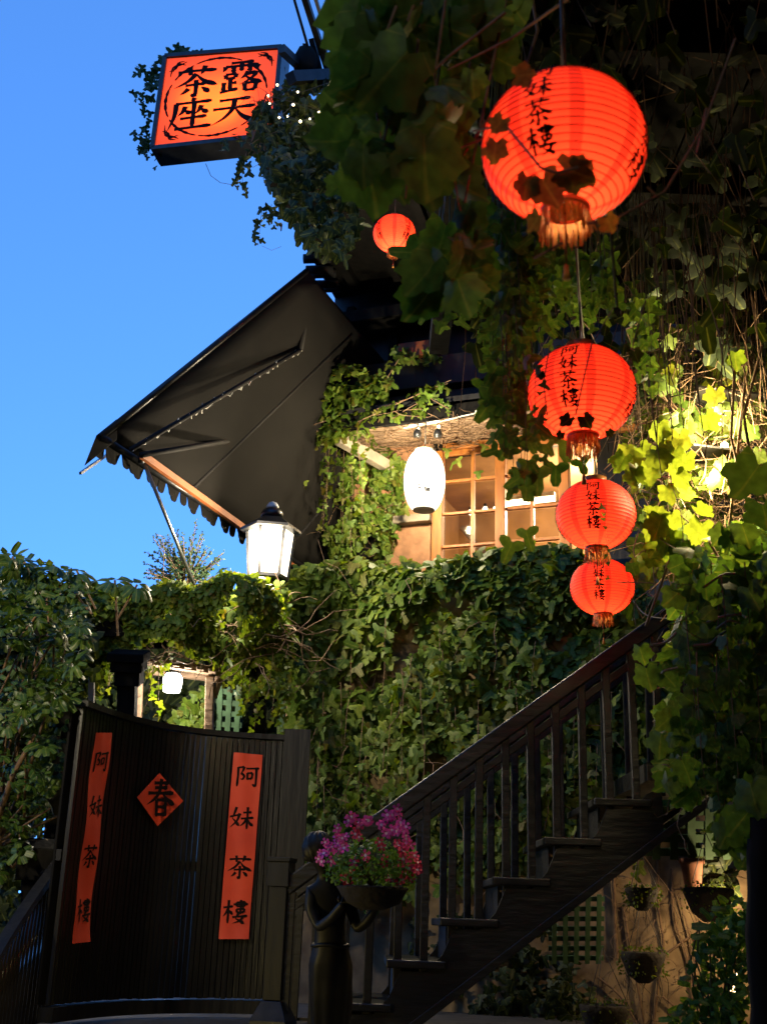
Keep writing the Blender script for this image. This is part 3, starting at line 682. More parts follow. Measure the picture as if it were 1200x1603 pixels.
def point(name, loc, e, col, r=.04, parent=None):
    l = bpy.data.lights.new(name, 'POINT'); l.energy = e * K; l.color = col; l.shadow_soft_size = r
    o = bpy.data.objects.new(name, l); S.collection.objects.link(o)
    if parent is not None: o.parent = parent; o.location = Vector(np.array(loc) - origin(parent))
    else: o.location = Vector(loc)
    return o
point('sign_bulb', fm(.52, .42) - SW.n * .13, 60, (1, .72, .40), .03, sg)
point('sign_bulb', fm(.30, .50) - SW.n * .15, 16, (1, .72, .40), .03, sg)
MB().bar(sp(1.02, .9) + back * .5, bn + BE * .25 + [0, 0, .35], .05, .05).build('bracket', 'dark_metal', sg)
MB().bar(sp(1.02, .1) + back * .5, bn + BE * .25 + [0, 0, .1], .05, .05).build('bracket', 'dark_metal', sg)

# ================================================================== RED LANTERNS
def paper(name, em, tint=(1, .045, .014)):
    m = bpy.data.materials.new(name); m.use_nodes = True; t = m.node_tree; b = t.nodes['Principled BSDF']; out = t.nodes['Material Output']; L = t.links.new
    tc = t.nodes.new('ShaderNodeTexCoord'); s = t.nodes.new('ShaderNodeSeparateXYZ'); L(tc.outputs['Object'], s.inputs[0])
    at = t.nodes.new('ShaderNodeMath'); at.operation = 'ARCTAN2'; L(s.outputs[1], at.inputs[0]); L(s.outputs[0], at.inputs[1])
    ml = t.nodes.new('ShaderNodeMath'); ml.operation = 'MULTIPLY'; ml.inputs[1].default_value = 8.0; L(at.outputs[0], ml.inputs[0])
    co = t.nodes.new('ShaderNodeMath'); co.operation = 'COSINE'; L(ml.outputs[0], co.inputs[0])
    mr = t.nodes.new('ShaderNodeMapRange'); mr.inputs['From Min'].default_value = .74; mr.inputs['From Max'].default_value = .80; L(co.outputs[0], mr.inputs[0])
    mx = t.nodes.new('ShaderNodeMixRGB'); L(mr.outputs[0], mx.inputs[0]); mx.inputs[1].default_value = (*tint, 1); mx.inputs[2].default_value = (tint[0] * .72, tint[1] * .12, tint[2] * .2, 1)
    nz = t.nodes.new('ShaderNodeTexNoise'); nz.inputs['Scale'].default_value = 9; L(tc.outputs['Object'], nz.inputs['Vector'])
    m2 = t.nodes.new('ShaderNodeMixRGB'); m2.blend_type = 'MULTIPLY'; m2.inputs[0].default_value = .35; L(mx.outputs[0], m2.inputs[1]); L(nz.outputs[0], m2.inputs[2])
    L(m2.outputs[0], b.inputs['Base Color']); b.inputs['Roughness'].default_value = .6
    L(m2.outputs[0], b.inputs['Emission Color']); b.inputs['Emission Strength'].default_value = em * K
    tl = t.nodes.new('ShaderNodeBsdfTranslucent'); ga = t.nodes.new('ShaderNodeMixRGB'); ga.inputs[0].default_value = .09; L(m2.outputs[0], ga.inputs[1]); ga.inputs[2].default_value = (1, .30, .12, 1)
    L(ga.outputs[0], tl.inputs[0])
    ms = t.nodes.new('ShaderNodeMixShader'); ms.inputs[0].default_value = .55; L(b.outputs[0], ms.inputs[1]); L(tl.outputs[0], ms.inputs[2]); L(ms.outputs[0], out.inputs[0])
    MT[name] = m
paper('lantern_paper', .13)
TEXT = '阿妹茶樓'
def lantern(px, py, d, apx, label, lon0, watt, text=True, wire_z=None, ribs=26):
    c = PD(px, py, d); a = apx / F * d; bq = .90 * a
    root = thing('red_lantern', label, 'lantern', c, 'round red paper lanterns')
    phi0 = math.radians(74)
    def surf(lon, lat, o=0):
        r = a * math.cos(lat) + o * math.cos(lat); return c + np.array([r * math.cos(lon), r * math.sin(lon), bq * math.sin(lat) + o * math.sin(lat)])
    # shell: paper pinched slightly between the wires
    prof = []; nr = ribs * 4
    for i in range(nr + 1):
        la = -phi0 + 2 * phi0 * i / nr; k = 1 - .010 * (1 - abs(math.cos(math.pi * ribs * i / nr)))
        prof.append((a * math.cos(la) * k, bq * math.sin(la)))
    o = MB().lathe(c, prof, 56, cap=False).build('paper_shell', 'lantern_paper', root); o.rotation_euler = (0, 0, 0)
    wr = MB()
    for i in range(1, ribs):
        la = -phi0 + 2 * phi0 * i / ribs; P = [surf(2 * math.pi * k / 40, la, .0006) for k in range(41)]; wr.tube(P, a * .0085, 3, False)
    wr.build('wire_rib', 'lantern_wire', root)
    rt = a * math.cos(phi0); zb = bq * math.sin(phi0)
    MB().lathe(c, [(rt * .98, zb - .004), (rt * 1.06, zb), (rt * 1.06, zb + a * .12), (rt * .98, zb + a * .12)], 24, cap=False).build('top_ring', 'gold_ring', root)
    MB().lathe(c, [(rt * 1.0, -zb - a * .07), (rt * 1.08, -zb - a * .05), (rt * 1.08, -zb + .003), (rt * .98, -zb + .004)], 24, cap=False).build('bottom_ring', 'gold_ring', root)
    fr = MB()
    MB().lathe(c, [(.001, -zb - a * .02), (rt * .72, -zb - a * .03), (rt * .72, -zb - a * .045), (.001, -zb - a * .04)], 16, cap=False).build('light_stop_disc', 'gold_ring', root)  # disc added in the open bottom to hold bulb light off the fringe
    for k in range(100):
        an = 2 * math.pi * k / 100; p = c + np.array([rt * 1.03 * math.cos(an), rt * 1.03 * math.sin(an), -zb - a * .04])
        ln = a * random.uniform(.24, .36); sx, sy = random.gauss(0, .012 * a), random.gauss(0, .012 * a)
        fr.tube([p, p + [sx, sy, -ln * .5], p + [sx * 2.5, sy * 2.5, -ln]], a * .012, 3, False)
    fr.build('fringe', 'gold_fringe', root)
    MB().tube([c + [0, 0, -zb], c + [0, 0, -zb - a * .75]], .003, 4).build('tassel_cord', 'red_box', root)
    MB().lathe(c + [0, 0, -zb - a * .95], [(.002, a * .2), (a * .03, a * .17), (a * .035, a * .1), (a * .05, 0)], 8).build('tassel', 'gold_fringe', root)
    MB().tube([c + [0, 0, zb + a * .1], c + [0, 0, (wire_z or c[2] + zb + .35) - c[2]]], .004, 5).build('hanging_cord', 'cable', root)
    MB().tube([c + [-rt, 0, zb + a * .1], c + [0, 0, zb + a * .16], c + [rt, 0, zb + a * .1]], .004, 4).build('wire_handle', 'dark_metal', root)
    if text:
        tc_ = EYE - c; base = math.atan2(tc_[1], tc_[0])
        for q_ in range(4):
            lon = base + math.radians(lon0) + q_ * math.pi / 2
            for ch, la in zip(TEXT, (31, 10.5, -10.5, -31)):
                lt = math.radians(la); s_ = .345 * a
                def f(x, y, o=0, lt=lt, lon=lon, s_=s_):
                    l2 = lt + (y - .5) * s_ / bq; return surf(lon + (x - .5) * s_ / (a * math.cos(l2)), l2, o + .001)
                mb = MB(); glyph(mb, ch, f, 12.5, .003, 6); mb.build('lettering', 'ink', root)
    point('lantern_bulb', c + [0, 0, -.42 * bq], watt * 2.9 * (a / .2) ** 2, (1, .75, .5), .02, root)
    return root, c, a
mat('lantern_wire', (.25, .01, .006), .6)
LZ = 3.98
lanterns = [lantern(882, 232, 3.05, 128, 'largest red paper lantern, hanging highest against the dark vines', -17, 1.6, wire_z=LZ),
            lantern(910, 615, 4.63, 84, 'second largest red paper lantern, partly fronted by hanging leaves', -14, 1.6, wire_z=LZ),
            lantern(932, 806, 6.3, 62, 'third red paper lantern, just above the smallest of the hanging row', -4, 1.6, wire_z=LZ + .05),
            lantern(942, 919, 7.8, 50, 'lowest red paper lantern of the row, above the stair handrail', -6, 1.6, wire_z=LZ + .1)]
lantern(617, 366, 11.8, 33, 'small red paper lantern hanging alone under the dark balcony', 38, 3.2, wire_z=BZ)
wr = thing('lantern_wire', 'black wire the row of red lanterns hangs from', 'wire', (.5, 3, LZ))
cs = [l[1] for l in lanterns]
P = [np.array([cs[0][0] - .45, cs[0][1] - 1.6, LZ + .25])] + [np.array([c[0], c[1], z]) for c, z in zip(cs, (LZ, LZ, LZ + .05, LZ + .1))] + [np.array([cs[3][0] + .35, 9.0, LZ + .4])]
MB().tube(P, .006, 5).build('wire', 'cable', wr)

# ================================================================== WHITE PAPER LANTERN
wc = PD(664, 753, 12.0); a = 32.5 / F * 12.0; bq = 50 / F * 12.0
wl = thing('white_lantern', 'oval white paper lantern glowing beside the window', 'lantern', wc)
emit('white_paper', (1, .92, .74), 3.2)
prof = []; nr = 96
for i in range(nr + 1):
    la = math.radians(-66 + 132 * i / nr); sx = abs(math.cos(la)) ** .75
    prof.append((a * sx * (1 - .012 * (1 - abs(math.cos(math.pi * 24 * i / nr)))), bq * math.sin(la) / math.sin(math.radians(66)) * .96))
MB().lathe(wc, prof, 40, cap=False).build('paper_shell', 'white_paper', wl)
rt = prof[0][0]
MB().lathe(wc, [(rt * .95, -bq * .99), (rt * 1.04, -bq * .98), (rt * 1.02, -bq * .94)], 24).build('bottom_ring', 'pale_beam', wl)
MB().lathe(wc, [(rt * 1.04, bq * .93), (rt * 1.06, bq * 1.02), (rt * .9, bq * 1.04)], 24).build('top_ring', 'pale_beam', wl)
MB().tube([wc + [0, 0, bq], wc + [0, 0, bq + .35]], .006, 5).build('hanging_cord', 'cable', wl)
tcw = EYE - wc; base = math.atan2(tcw[1], tcw[0])
mb = MB()
mat('faded_ink', (.02, .02, .024), .9, (.012, .012, .014), 10, spec=.1)
def wsurf(lon, z, o=0):
    r = np.interp(z, [p[1] for p in prof], [p[0] for p in prof]) + o; return wc + np.array([r * math.cos(lon), r * math.sin(lon), z])
for pts in (((-.35, -.36), (-.25, -.33), (-.12, -.36)), ((-.3, -.44), (-.3, -.52)), ((-.3, -.44), (-.15, -.43), (-.16, -.5)), ((-.05, -.46), (.1, -.45), (.3, -.47)), ((.02, -.52), (.3, -.51)), ((.2, .1), (.24, .08))):
    C = spline(pts, 5); vs = []
    for i, c_ in enumerate(C):
        for s_ in (1, -1): vs.append(wsurf(base + c_[0], (c_[1] + .030 * s_) * bq, .004))
    mb.add(vs, [(2 * i, 2 * i + 1, 2 * i + 3, 2 * i + 2) for i in range(len(C) - 1)])
mb.build('painted_mark', 'faded_ink', wl)

# ================================================================== HEXAGONAL LAMP ON THE WALL
d_ = 10.6; k_ = d_ / F; top = PD(421, 800, d_); hx = PD(419, 912, d_); ax = hx[0], hx[1]
zz = lambda y: PD(419, y, d_)[2]
hl = thing('garden_lamp', 'hexagonal black framed lamp with glowing white panes on the ivy wall', 'lamp', (hx[0], hx[1], zz(915)))
R1, R0 = 37 * k_, 30 * k_; zt_, zb_ = zz(826), zz(905); rot = math.radians(8)
def hexp(r, k, z): an = rot + k * math.pi / 3; return np.array([hx[0] + r * math.cos(an), hx[1] + r * math.sin(an), z])
for k in range(6):
    n0 = .07; P0, P1, Q0, Q1 = hexp(R0, k, zb_), hexp(R0, k + 1, zb_), hexp(R1, k, zt_), hexp(R1, k + 1, zt_)
    m2 = quadmap(P0, P1, Q1, Q0)
    cc = np.array([hx[0], hx[1], (zt_ + zb_) / 2]); nn = np.cross(P1 - P0, Q0 - P0); nn /= np.linalg.norm(nn)
    if nn @ (cc - P0) < 0: nn = -nn
    MB().slab([P0 * (1 - n0) + P1 * n0, P1 * (1 - n0) + P0 * n0, Q1 * (1 - n0) + Q0 * n0, Q0 * (1 - n0) + Q1 * n0], nn * .006).build('pane', 'pane_white', hl)
    MB().bar(P0, Q0, .028, .028).build('frame_bar', 'dark_metal', hl)
    MB().bar(P0, P1, .03, .03).build('base_bar', 'dark_metal', hl)
def hexring(prof): return MB().lathe((hx[0], hx[1], 0), prof, 6, rot, smooth=False)
hexring([(R1 * 1.0, zt_ + .005), (R1 * 1.30, zt_ + .01), (R1 * 1.30, zt_ + .035), (R1 * .62, zt_ + .13), (R1 * .50, zt_ + .135)]).build('roof', 'dark_metal', hl)
MB().lathe((hx[0], hx[1], zt_ + .137), [(R1 * .48, 0), (R1 * .48, .05), (R1 * .40, .08), (R1 * .30, .095)], 20).build('dome', 'dark_metal', hl)
MB().lathe((hx[0], hx[1], zt_ + .233), [(.055, 0), (.058, .02), (.04, .055), (.01, .07)], 16).build('finial', 'white_metal', hl)
MB().lathe((hx[0], hx[1], zb_ - .06), [(.05, -.35), (.05, 0), (R0 * .9, .03), (R0 * 1.02, .05)], 6, rot, smooth=False).build('post', 'dark_metal', hl)
point('lamp_bulb', (hx[0] - .3, hx[1] - .55, (zt_ + zb_) / 2 + .1), 0.001, (1, .85, .6), .05, hl)

# ================================================================== CURVED SLAT GATE
ZR = 2.93
rail_px = [(60, 1068), (100, 1086), (143, 1104), (180, 1117), (212, 1126), (262, 1136), (320, 1145), (380, 1150), (445, 1153)]
plan = []
for x, y in rail_px: plan.append(PZ(x, y, ZR)[:2])
# smooth the plan so that the curve is even
plan = np.array(plan); tt = np.linspace(0, 1, len(plan)); fx = np.polyfit(tt, plan[:, 0], 3); fy = np.polyfit(tt, plan[:, 1], 3)
def gp(t): return np.array([np.polyval(fx, t), np.polyval(fy, t)])
def gdir(t): d = gp(t + .005) - gp(t - .005); return d / np.linalg.norm(d)
def gnor(t): d = gdir(t); n = np.array([d[1], -d[0]]); return n if n @ (np.array([0, 0]) - gp(t)) > 0 else -n
_ts = np.linspace(-.25, 1.1, 700); _pts = np.array([gp(t) for t in _ts])
_nrm = np.array([gnor(t) for t in _ts])
def ghit(px, py, off=0):
    r = ray(px, py); Po = _pts + _nrm * off; cr_ = Po[:, 0] * r[1] - Po[:, 1] * r[0]
    i = int(np.argmin(np.abs(cr_))); i = min(max(i, 1), len(Po) - 2)
    j = i + 1 if cr_[i] * cr_[i + 1] < 0 else i - 1
    f_ = cr_[i] / (cr_[i] - cr_[j]) if cr_[i] * cr_[j] < 0 else 0
    p = Po[i] + (Po[j] - Po[i]) * f_; return EYE + r * (np.hypot(*p) / np.hypot(r[0], r[1])), float(_ts[i] + (_ts[j] - _ts[i]) * f_)
gt_ = thing('slat_gate', 'curved black gate of narrow vertical wooden slats', 'gate', (*gp(.5), GZ))
arc = np.concatenate([[0], np.cumsum(np.hypot(*np.diff(_pts, axis=0).T))])
tof = lambda s_: float(np.interp(s_, arc, _ts)); s_of = lambda t: float(np.interp(t, _ts, arc))
sA, sB = s_of(ghit(122, 1150)[1]), s_of(ghit(470, 1150)[1])
n_sl = int((sB - sA) / .043)
def flat_at(mb, t, w_, z0_, z1_, o0, o1):
    p = gp(t); d = gdir(t); n_ = gnor(t); r = [(-w_ / 2, o0), (w_ / 2, o0), (w_ / 2, o1), (-w_ / 2, o1)]
    return mb.hexa([(*(p + d * a_ + n_ * c_), z0_) for a_, c_ in r], [(*(p + d * a_ + n_ * c_), z1_) for a_, c_ in r])
for k in range(n_sl):
    s_ = sA + (sB - sA) * (k + .5) / n_sl; t = tof(s_)
    if t > .62: bw = .036
    else: bw = .033
    zj = random.uniform(-.004, .004)
    flat_at(MB(), t, bw, GZ + .13 + zj, ZR - .035 + zj, -.012 + random.uniform(-.004, .004), .014 + random.uniform(0, .008)).build('slat', 'slat_wood', gt_)
def arc_bar(z0_, z1_, o0, o1, name, m='dark_wood', s0_=sA, s1_=sB, n_=24):
    vs = []; fs = []
    for i in range(n_ + 1):
        t = tof(s0_ + (s1_ - s0_) * i / n_); p = gp(t); n2 = gnor(t)
        for o_, z_ in ((o0, z0_), (o1, z0_), (o1, z1_), (o0, z1_)): vs.append((*(p + n2 * o_), z_))
    for i in range(n_):
        for j in range(4): fs.append((4 * i + j, 4 * i + (j + 1) % 4, 4 * i + 4 + (j + 1) % 4, 4 * i + 4 + j))
    fs += [(0, 1, 2, 3), (4 * n_ + 3, 4 * n_ + 2, 4 * n_ + 1, 4 * n_)]
    return MB().add(vs, fs).build(name, m, gt_)
arc_bar(ZR - .03, ZR + .01, -.05, .05, 'top_rail', 'old_wood' if False else 'dark_wood')
arc_bar(GZ + .03, GZ + .12, -.05, .05, 'bottom_rail')
arc_bar(1.90, 1.97, -.055, -.02, 'middle_rail')
# boarding behind most of the gate (narrow open slot in the middle shows the sky)
for x0_, x1_ in ((-40, 262), (318, 470)):
    s0_ = max(sA, s_of(ghit(max(x0_, 84), 1200)[1])); s1_ = s_of(ghit(x1_, 1200)[1]); arc_bar(GZ + .13, ZR - .04, -.075, -.060, 'backing_board', 'black_wood', s0_, min(s1_, sB), 12)
MB().bar(PD(62, 1600, 8.9), PD(118, 1098, 8.95), .20, .20, (0, 1, 0)).build('gate_post', 'dark_wood', gt_, .01)
for x, wd in ((459, .20),):
    p, t = ghit(x, 1300); flat_at(MB(), t, wd, GZ, ZR + (.05 if x > 300 else .12), .03, .085).build('gate_post', 'dark_wood', gt_)
# red couplets
for (tl_, tr_, br_, bl_, lab, cs_) in (((150, 1147), (175, 1147), (138, 1474), (111, 1477), 'narrow red paper banner on the gate\'s near left curve', ((158, 1192), (150.5, 1262), (140.5, 1340), (130, 1425))),
                                  ((366, 1178), (411, 1182), (389, 1470), (342, 1470), 'wide red paper banner on the gate beside the dark newel post', ((386, 1215), (378, 1280), (375, 1357), (368, 1427)))):
    Q = [ghit(*k, .05 if tl_[0] > 300 else .14)[0] for k in (bl_, br_, tr_, tl_)]
    bnr = thing('paper_banner', lab, 'banner', Q[0], 'red paper banners on the gate')
    f0 = quadmap(*Q); vs = []; fs = []; nx, ny = 8, 30
    def wave(a, b): return .007 * math.sin(b * 14 + a * 2) + .003 * math.sin(a * 9 + b * 5) + (.012 * max(0, b - .93) / .07 * abs(math.sin(a * 6))) + .010 * max(0, .05 - b) / .05
    def f(a, b, o=0): return f0(a, b, o + wave(a, b))
    for j in range(ny + 1):
        for i in range(nx + 1):
            a_, c_ = i / nx, j / ny; o_ = 0
            vs.append(f(a_, c_, o_))
    for j in range(ny):
        for i in range(nx): k = j * (nx + 1) + i; fs.append((k, k + 1, k + nx + 2, k + nx + 1))
    o = MB().add(vs, fs, True).build('paper', 'red_paper', bnr)
    hh = bl_[1] - tl_[1]
    for ch, (x, y) in zip(TEXT, cs_):
        c_, a_ = 1 - (y - tl_[1]) / hh, .5
        for _ in range(8):      # find the spot on the paper seen at (x, y)
            def pj(a, b): p = f(a, b) - EYE; d = p @ cf; return np.array([600 + p @ cr / d * F, 801.5 - p @ cu / d * F])
            e0 = pj(a_, c_); Jm = np.stack([(pj(a_ + .01, c_) - e0) / .01, (pj(a_, c_ + .01) - e0) / .01], 1); da = np.linalg.solve(Jm, np.array([x, y]) - e0); a_ += da[0]; c_ += da[1]
        mb = MB(); glyph(mb, ch, sub(f, a_, c_, .84, 38 / hh), 12, .0025); mb.build('lettering', 'ink', bnr)
Q = {k: ghit(*v, .055)[0] for k, v in dict(t=(250, 1210), r=(287, 1254), b=(247, 1293), l=(215, 1248)).items()}
dm = thing('paper_diamond', 'red paper diamond with one black character on the gate', 'paper sign', Q['b'])
for (p_, q_, r_) in (('t', 'b', 'l'), ('b', 't', 'r')):
    A_, B_, C_ = Q[p_], Q[q_], Q[r_]; nn = np.cross(B_ - A_, C_ - A_); nn /= np.linalg.norm(nn)
    MB().slab([A_, B_, C_], nn * .002).build('paper_half', 'red_paper', dm)
cen = (Q['l'] + Q['r']) / 2; ex = (Q['r'] - Q['l']); ey = Q['t'] - Q['b']; nn = np.cross(ex, ey); nn /= np.linalg.norm(nn); nn = nn if nn @ (EYE - cen) > 0 else -nn
cen2 = (Q['t'] + Q['b']) / 2
mb = MB(); glyph(mb, '春', lambda a_, b_, o=0: cen2 + ex * (a_ - .5) * .62 + ey * (b_ - .46) * .74 + nn * (o + .022), 13, .003); mb.build('lettering', 'ink', dm)

# ================================================================== GATE CANOPY FRAME AND LAMP
gc = thing('gate_shelter', 'weathered timber shelter frame over the gate lamp', 'gate shelter', PY(270, 1140, 10.3))
pB = lambda x, y, d=10.6: PD(x, y, d)
MB().bar(pB(198, 1160, 9.45), pB(201, 1030, 9.45), .14, .14, (0, 1, 0)).build('post', 'black_wood', gc, .008)
for k, (w_, y0_, y1_) in enumerate(((.20, 1072, 1050), (.25, 1050, 1034), (.29, 1034, 1020))):
    MB().bar(pB(202, y0_, 9.45), pB(202.5, y1_, 9.45), w_, w_, (0, 1, 0)).build('capital', 'black_wood', gc, .008)
MB().bar(pB(327, 1150), pB(329, 1058), .075, .075, (0, 1, 0)).build('post', 'old_wood', gc, .006)
MB().bar(pB(215, 1150, 10.9), pB(218, 1045, 10.9), .07, .07, (0, 1, 0)).build('post', 'old_wood', gc, .006)
MB().bar(pB(240, 1036, 10.45), pB(352, 1053, 10.65), .10, .07).build('beam', 'old_wood', gc, .006)
MB().bar(pB(232, 1050, 10.9), pB(340, 1062, 11.1), .08, .06).build('beam', 'old_wood', gc, .006)
MB().bar(pB(346, 1058, 10.6), pB(336, 1090, 10.65), .04, .05).build('brace', 'old_wood', gc, .004)
MB().bar(pB(143, 1110, 9.5), pB(144, 1056, 9.5), .045, .045, (0, 1, 0)).build('thin_post', 'pale_beam', gc, .004)
for k in range(6):
    MB().bar(pB(238 + k * 19, 1034 + k * 2.9, 10.4), pB(232 + k * 19, 1046 + k * 2.9, 11.2), .06, .03).build('rafter', 'old_wood', gc)
gl = thing('hanging_lamp', 'small bright white lamp hanging under the gate shelter', 'lamp', pB(270, 1068))
lc = pB(270, 1069); kk = 10.6 / F
MB().lathe(lc, [(.5 * 12 * kk, -15 * kk), (13 * kk, -14 * kk), (15 * kk, -2 * kk), (15 * kk, 8 * kk), (11 * kk, 14 * kk)], 12).build('glass_shade', 'gate_bulb', gl)
MB().lathe(lc, [(12 * kk, 14.5 * kk), (13 * kk, 18 * kk), (5 * kk, 22 * kk), (2 * kk, 26 * kk)], 12).build('cap', 'dark_metal', gl)
MB().tube([lc + [0, 0, 24 * kk], lc + [0, 0, 34 * kk]], .006, 5).build('hanging_cord', 'cable', gl)

# --- green lattice panels
def lattice(label, corners, d, nx, ny, sw=.022):
    tl_, tr_, br_, bl_ = [PD(x, y, d) for x, y in corners]; f = quadmap(bl_, br_, tr_, tl_)
    t = thing('lattice_panel', label, 'lattice', bl_, 'green wooden lattice panels')
    for i in range(nx): a_ = (i + .5) / nx; MB().bar(f(a_, 0, .006), f(a_, 1, .006), sw, .012, f.n).build('lath', 'lattice_green', t)
    for j in range(ny): b_ = (j + .5) / ny; MB().bar(f(0, b_, -.007), f(1, b_, -.007), sw, .012, f.n).build('lath', 'lattice_green', t)
lattice('green lattice panel above the gate, beside the timber shelter', [(338, 1072), (382, 1078), (376, 1160), (334, 1160)], 11.3, 3, 5, .05)
lattice('dim green lattice panel hanging under the stair on the plaster wall', [(858, 1400), (946, 1400), (944, 1508), (858, 1508)], 9.2, 5, 7, .036)
lattice('green lattice panel at the top of the plaster wall beneath the leaves', [(985, 1255), (1150, 1262), (1150, 1345), (985, 1345)], 9.1, 6, 4, .06)
lattice('narrow green lattice strip at the far end of the gate top', [(436, 1098), (462, 1098), (460, 1160), (434, 1160)], 11.3, 2, 5, .04)

# ================================================================== STAIRCASE
SY = 8.2; SD = 1.0
sw_ = lambda x, y, yy=SY: PY(x, y, yy)
stc = thing('staircase', 'dark wooden staircase rising past the ivy wall', 'staircase', sw_(600, 1590))
p0, p1 = sw_(436, 1398), sw_(1040, 966); slope = (p1[2] - p0[2]) / (p1[0] - p0[0])
def RL(x, dz=0, y=SY): return np.array([x, y, p0[2] + (x - p0[0]) * slope + dz])
for y_, nm in ((SY, 0), (SY + SD, 1)):
    xa, xb = p0[0] + .04, p1[0] + .25
    MB().bar(RL(xa, 0, y_), RL(xb, 0, y_), .085, .105).build('handrail', 'stair_wood', stc, .012)
    MB().bar(RL(xa, -.16, y_), RL(xb, -.16, y_), .035, .05).build('sub_rail', 'stair_wood', stc, .004)
    nxt = sw_(470, 1400)[0]; step = (sw_(1025, 1100)[0] - sw_(708, 1100)[0]) / 8; x = sw_(708, 1300)[0] - 6 * step; k = 0
    while x < xb - .05:
        zt2 = RL(x)[2] - .05; zb2 = zt2 - 1.14
        MB().bar((x + random.gauss(0, .004), y_ + random.gauss(0, .003), zb2), (x + random.gauss(0, .003), y_, zt2), .052 + random.gauss(0, .0015), .052, (random.gauss(0, .03), 1, 0)).build('baluster', 'stair_wood', stc, .005); x += step
# treads, risers
tx = [(520, 1600), (570, 1568), (650, 1508), (716, 1447), (812, 1388), (892, 1322), (970, 1257), (1050, 1195), (1128, 1132)]
run = (sw_(970, 1257)[0] - sw_(650, 1508)[0]) / 4; rise = (sw_(970, 1257)[2] - sw_(650, 1508)[2]) / 4
c0_ = sw_(650, 1508)
for k in range(-2, 5):
    x = c0_[0] + k * run; z = c0_[2] + k * rise
    MB().hexa([(x - run * .56, SY - .10, z - .03), (x + run * .56, SY - .10, z - .03), (x + run * .56, SY + SD + .08, z - .03), (x - run * .56, SY + SD + .08, z - .03)],
              [(x - run * .56, SY - .10, z + .02), (x + run * .56, SY - .10, z + .02), (x + run * .56, SY + SD + .08, z + .02), (x - run * .56, SY + SD + .08, z + .02)]).build('tread', 'stair_wood', stc, .008)
    MB().hexa([(x - run * .42, SY + .06, z - rise + .022), (x - run * .38, SY + .06, z - rise + .022), (x - run * .38, SY + SD - .06, z - rise + .022), (x - run * .42, SY + SD - .06, z - rise + .022)],
              [(x - run * .42, SY + .06, z - .032), (x - run * .38, SY + .06, z - .032), (x - run * .38, SY + SD - .06, z - .032), (x - run * .42, SY + SD - .06, z - .032)]).build('riser', 'stair_wood', stc)
# landing at the top
xl, zl = c0_[0] + 4.5 * run, c0_[2] + 5 * rise
MB().hexa([(xl, SY - .1, zl - .12), (xl + 1.3, SY - .1, zl - .12), (xl + 1.3, SY + 1.1, zl - .12), (xl, SY + 1.1, zl - .12)], [(xl, SY - .1, zl), (xl + 1.3, SY - .1, zl), (xl + 1.3, SY + 1.1, zl), (xl, SY + 1.1, zl)]).build('landing', 'stair_wood', stc)
# notched stringers
for y_ in (SY - .07, SY + SD + .02):
    pts = []; kx = range(-2, 5)
    for k in kx:
        x = c0_[0] + k * run; z = c0_[2] + k * rise
        pts += [(x - run * .44, y_, z - rise * .62), (x - run * .30, y_, z - .05), (x + run * .22, y_, z - .045), (x + run * .50, y_, z + rise * .22)]
    q0 = sw_(640, 1614); q1 = sw_(1100, 1264); x0_ = pts[0][0]; sl = (q1[2] - q0[2]) / (q1[0] - q0[0])
    xe = pts[-1][0] + .1
    top_ = pts + [(xe, y_, pts[-1][2] + .05)]
    # quads between the notched top and the straight lower edge
    mb = MB()
    for i in range(len(top_) - 1):
        a_, b_ = top_[i], top_[i + 1]
        if b_[0] - a_[0] < .01: continue
        la_ = max(GZ, q0[2] + (a_[0] - q0[0]) * sl); lb_ = max(GZ, q0[2] + (b_[0] - q0[0]) * sl)
        mb.hexa([(a_[0], y_, la_), (b_[0], y_, lb_), (b_[0], y_ + .05, lb_), (a_[0], y_ + .05, la_)], [(a_[0], y_, max(a_[2], la_ + .02)), (b_[0], y_, max(b_[2], lb_ + .02)), (b_[0], y_ + .05, max(b_[2], lb_ + .02)), (a_[0], y_ + .05, max(a_[2], la_ + .02))])
    mb.build('stringer', 'stringer_wood' if y_ < SY else 'stair_wood', stc) if False else mb.build('stringer', 'stair_wood', stc)
    MB().bar((q0[0] - .1, y_ - .018, q0[2] - .1 * sl + .02), (q1[0] + .1, y_ - .018, q1[2] + .1 * sl + .02), .03, .05).build('stringer_strip', 'stair_wood', stc, .004)

# newel post with cap and flared foot
nd = 7.55; nb = PD(422, 1600, nd)
nw = thing('newel_post', 'dark square newel post with flared foot beside the gate', 'post', nb)
nx_, ny_ = nb[0], nb[1]; z_ = lambda y: PD(425, y, nd)[2]
def sq(prof, name, m='dark_metal'):
    MB().lathe((nx_ + .02, ny_, 0), [(r * math.sqrt(2), z) for r, z in prof], 4, math.radians(45 - 14), smooth=False).build(name, m, nw, .004)
sq([(.062, z_(1566)), (.062, z_(1388))], 'shaft', 'dark_wood')
sq([(.075, z_(1386)), (.072, z_(1346)), (.080, z_(1345)), (.080, z_(1338))], 'cap', 'dark_wood')
sq([(.125, z_(1604)), (.120, z_(1597)), (.066, z_(1567))], 'foot')
sq([(.14, GZ), (.14, z_(1605))], 'plinth')

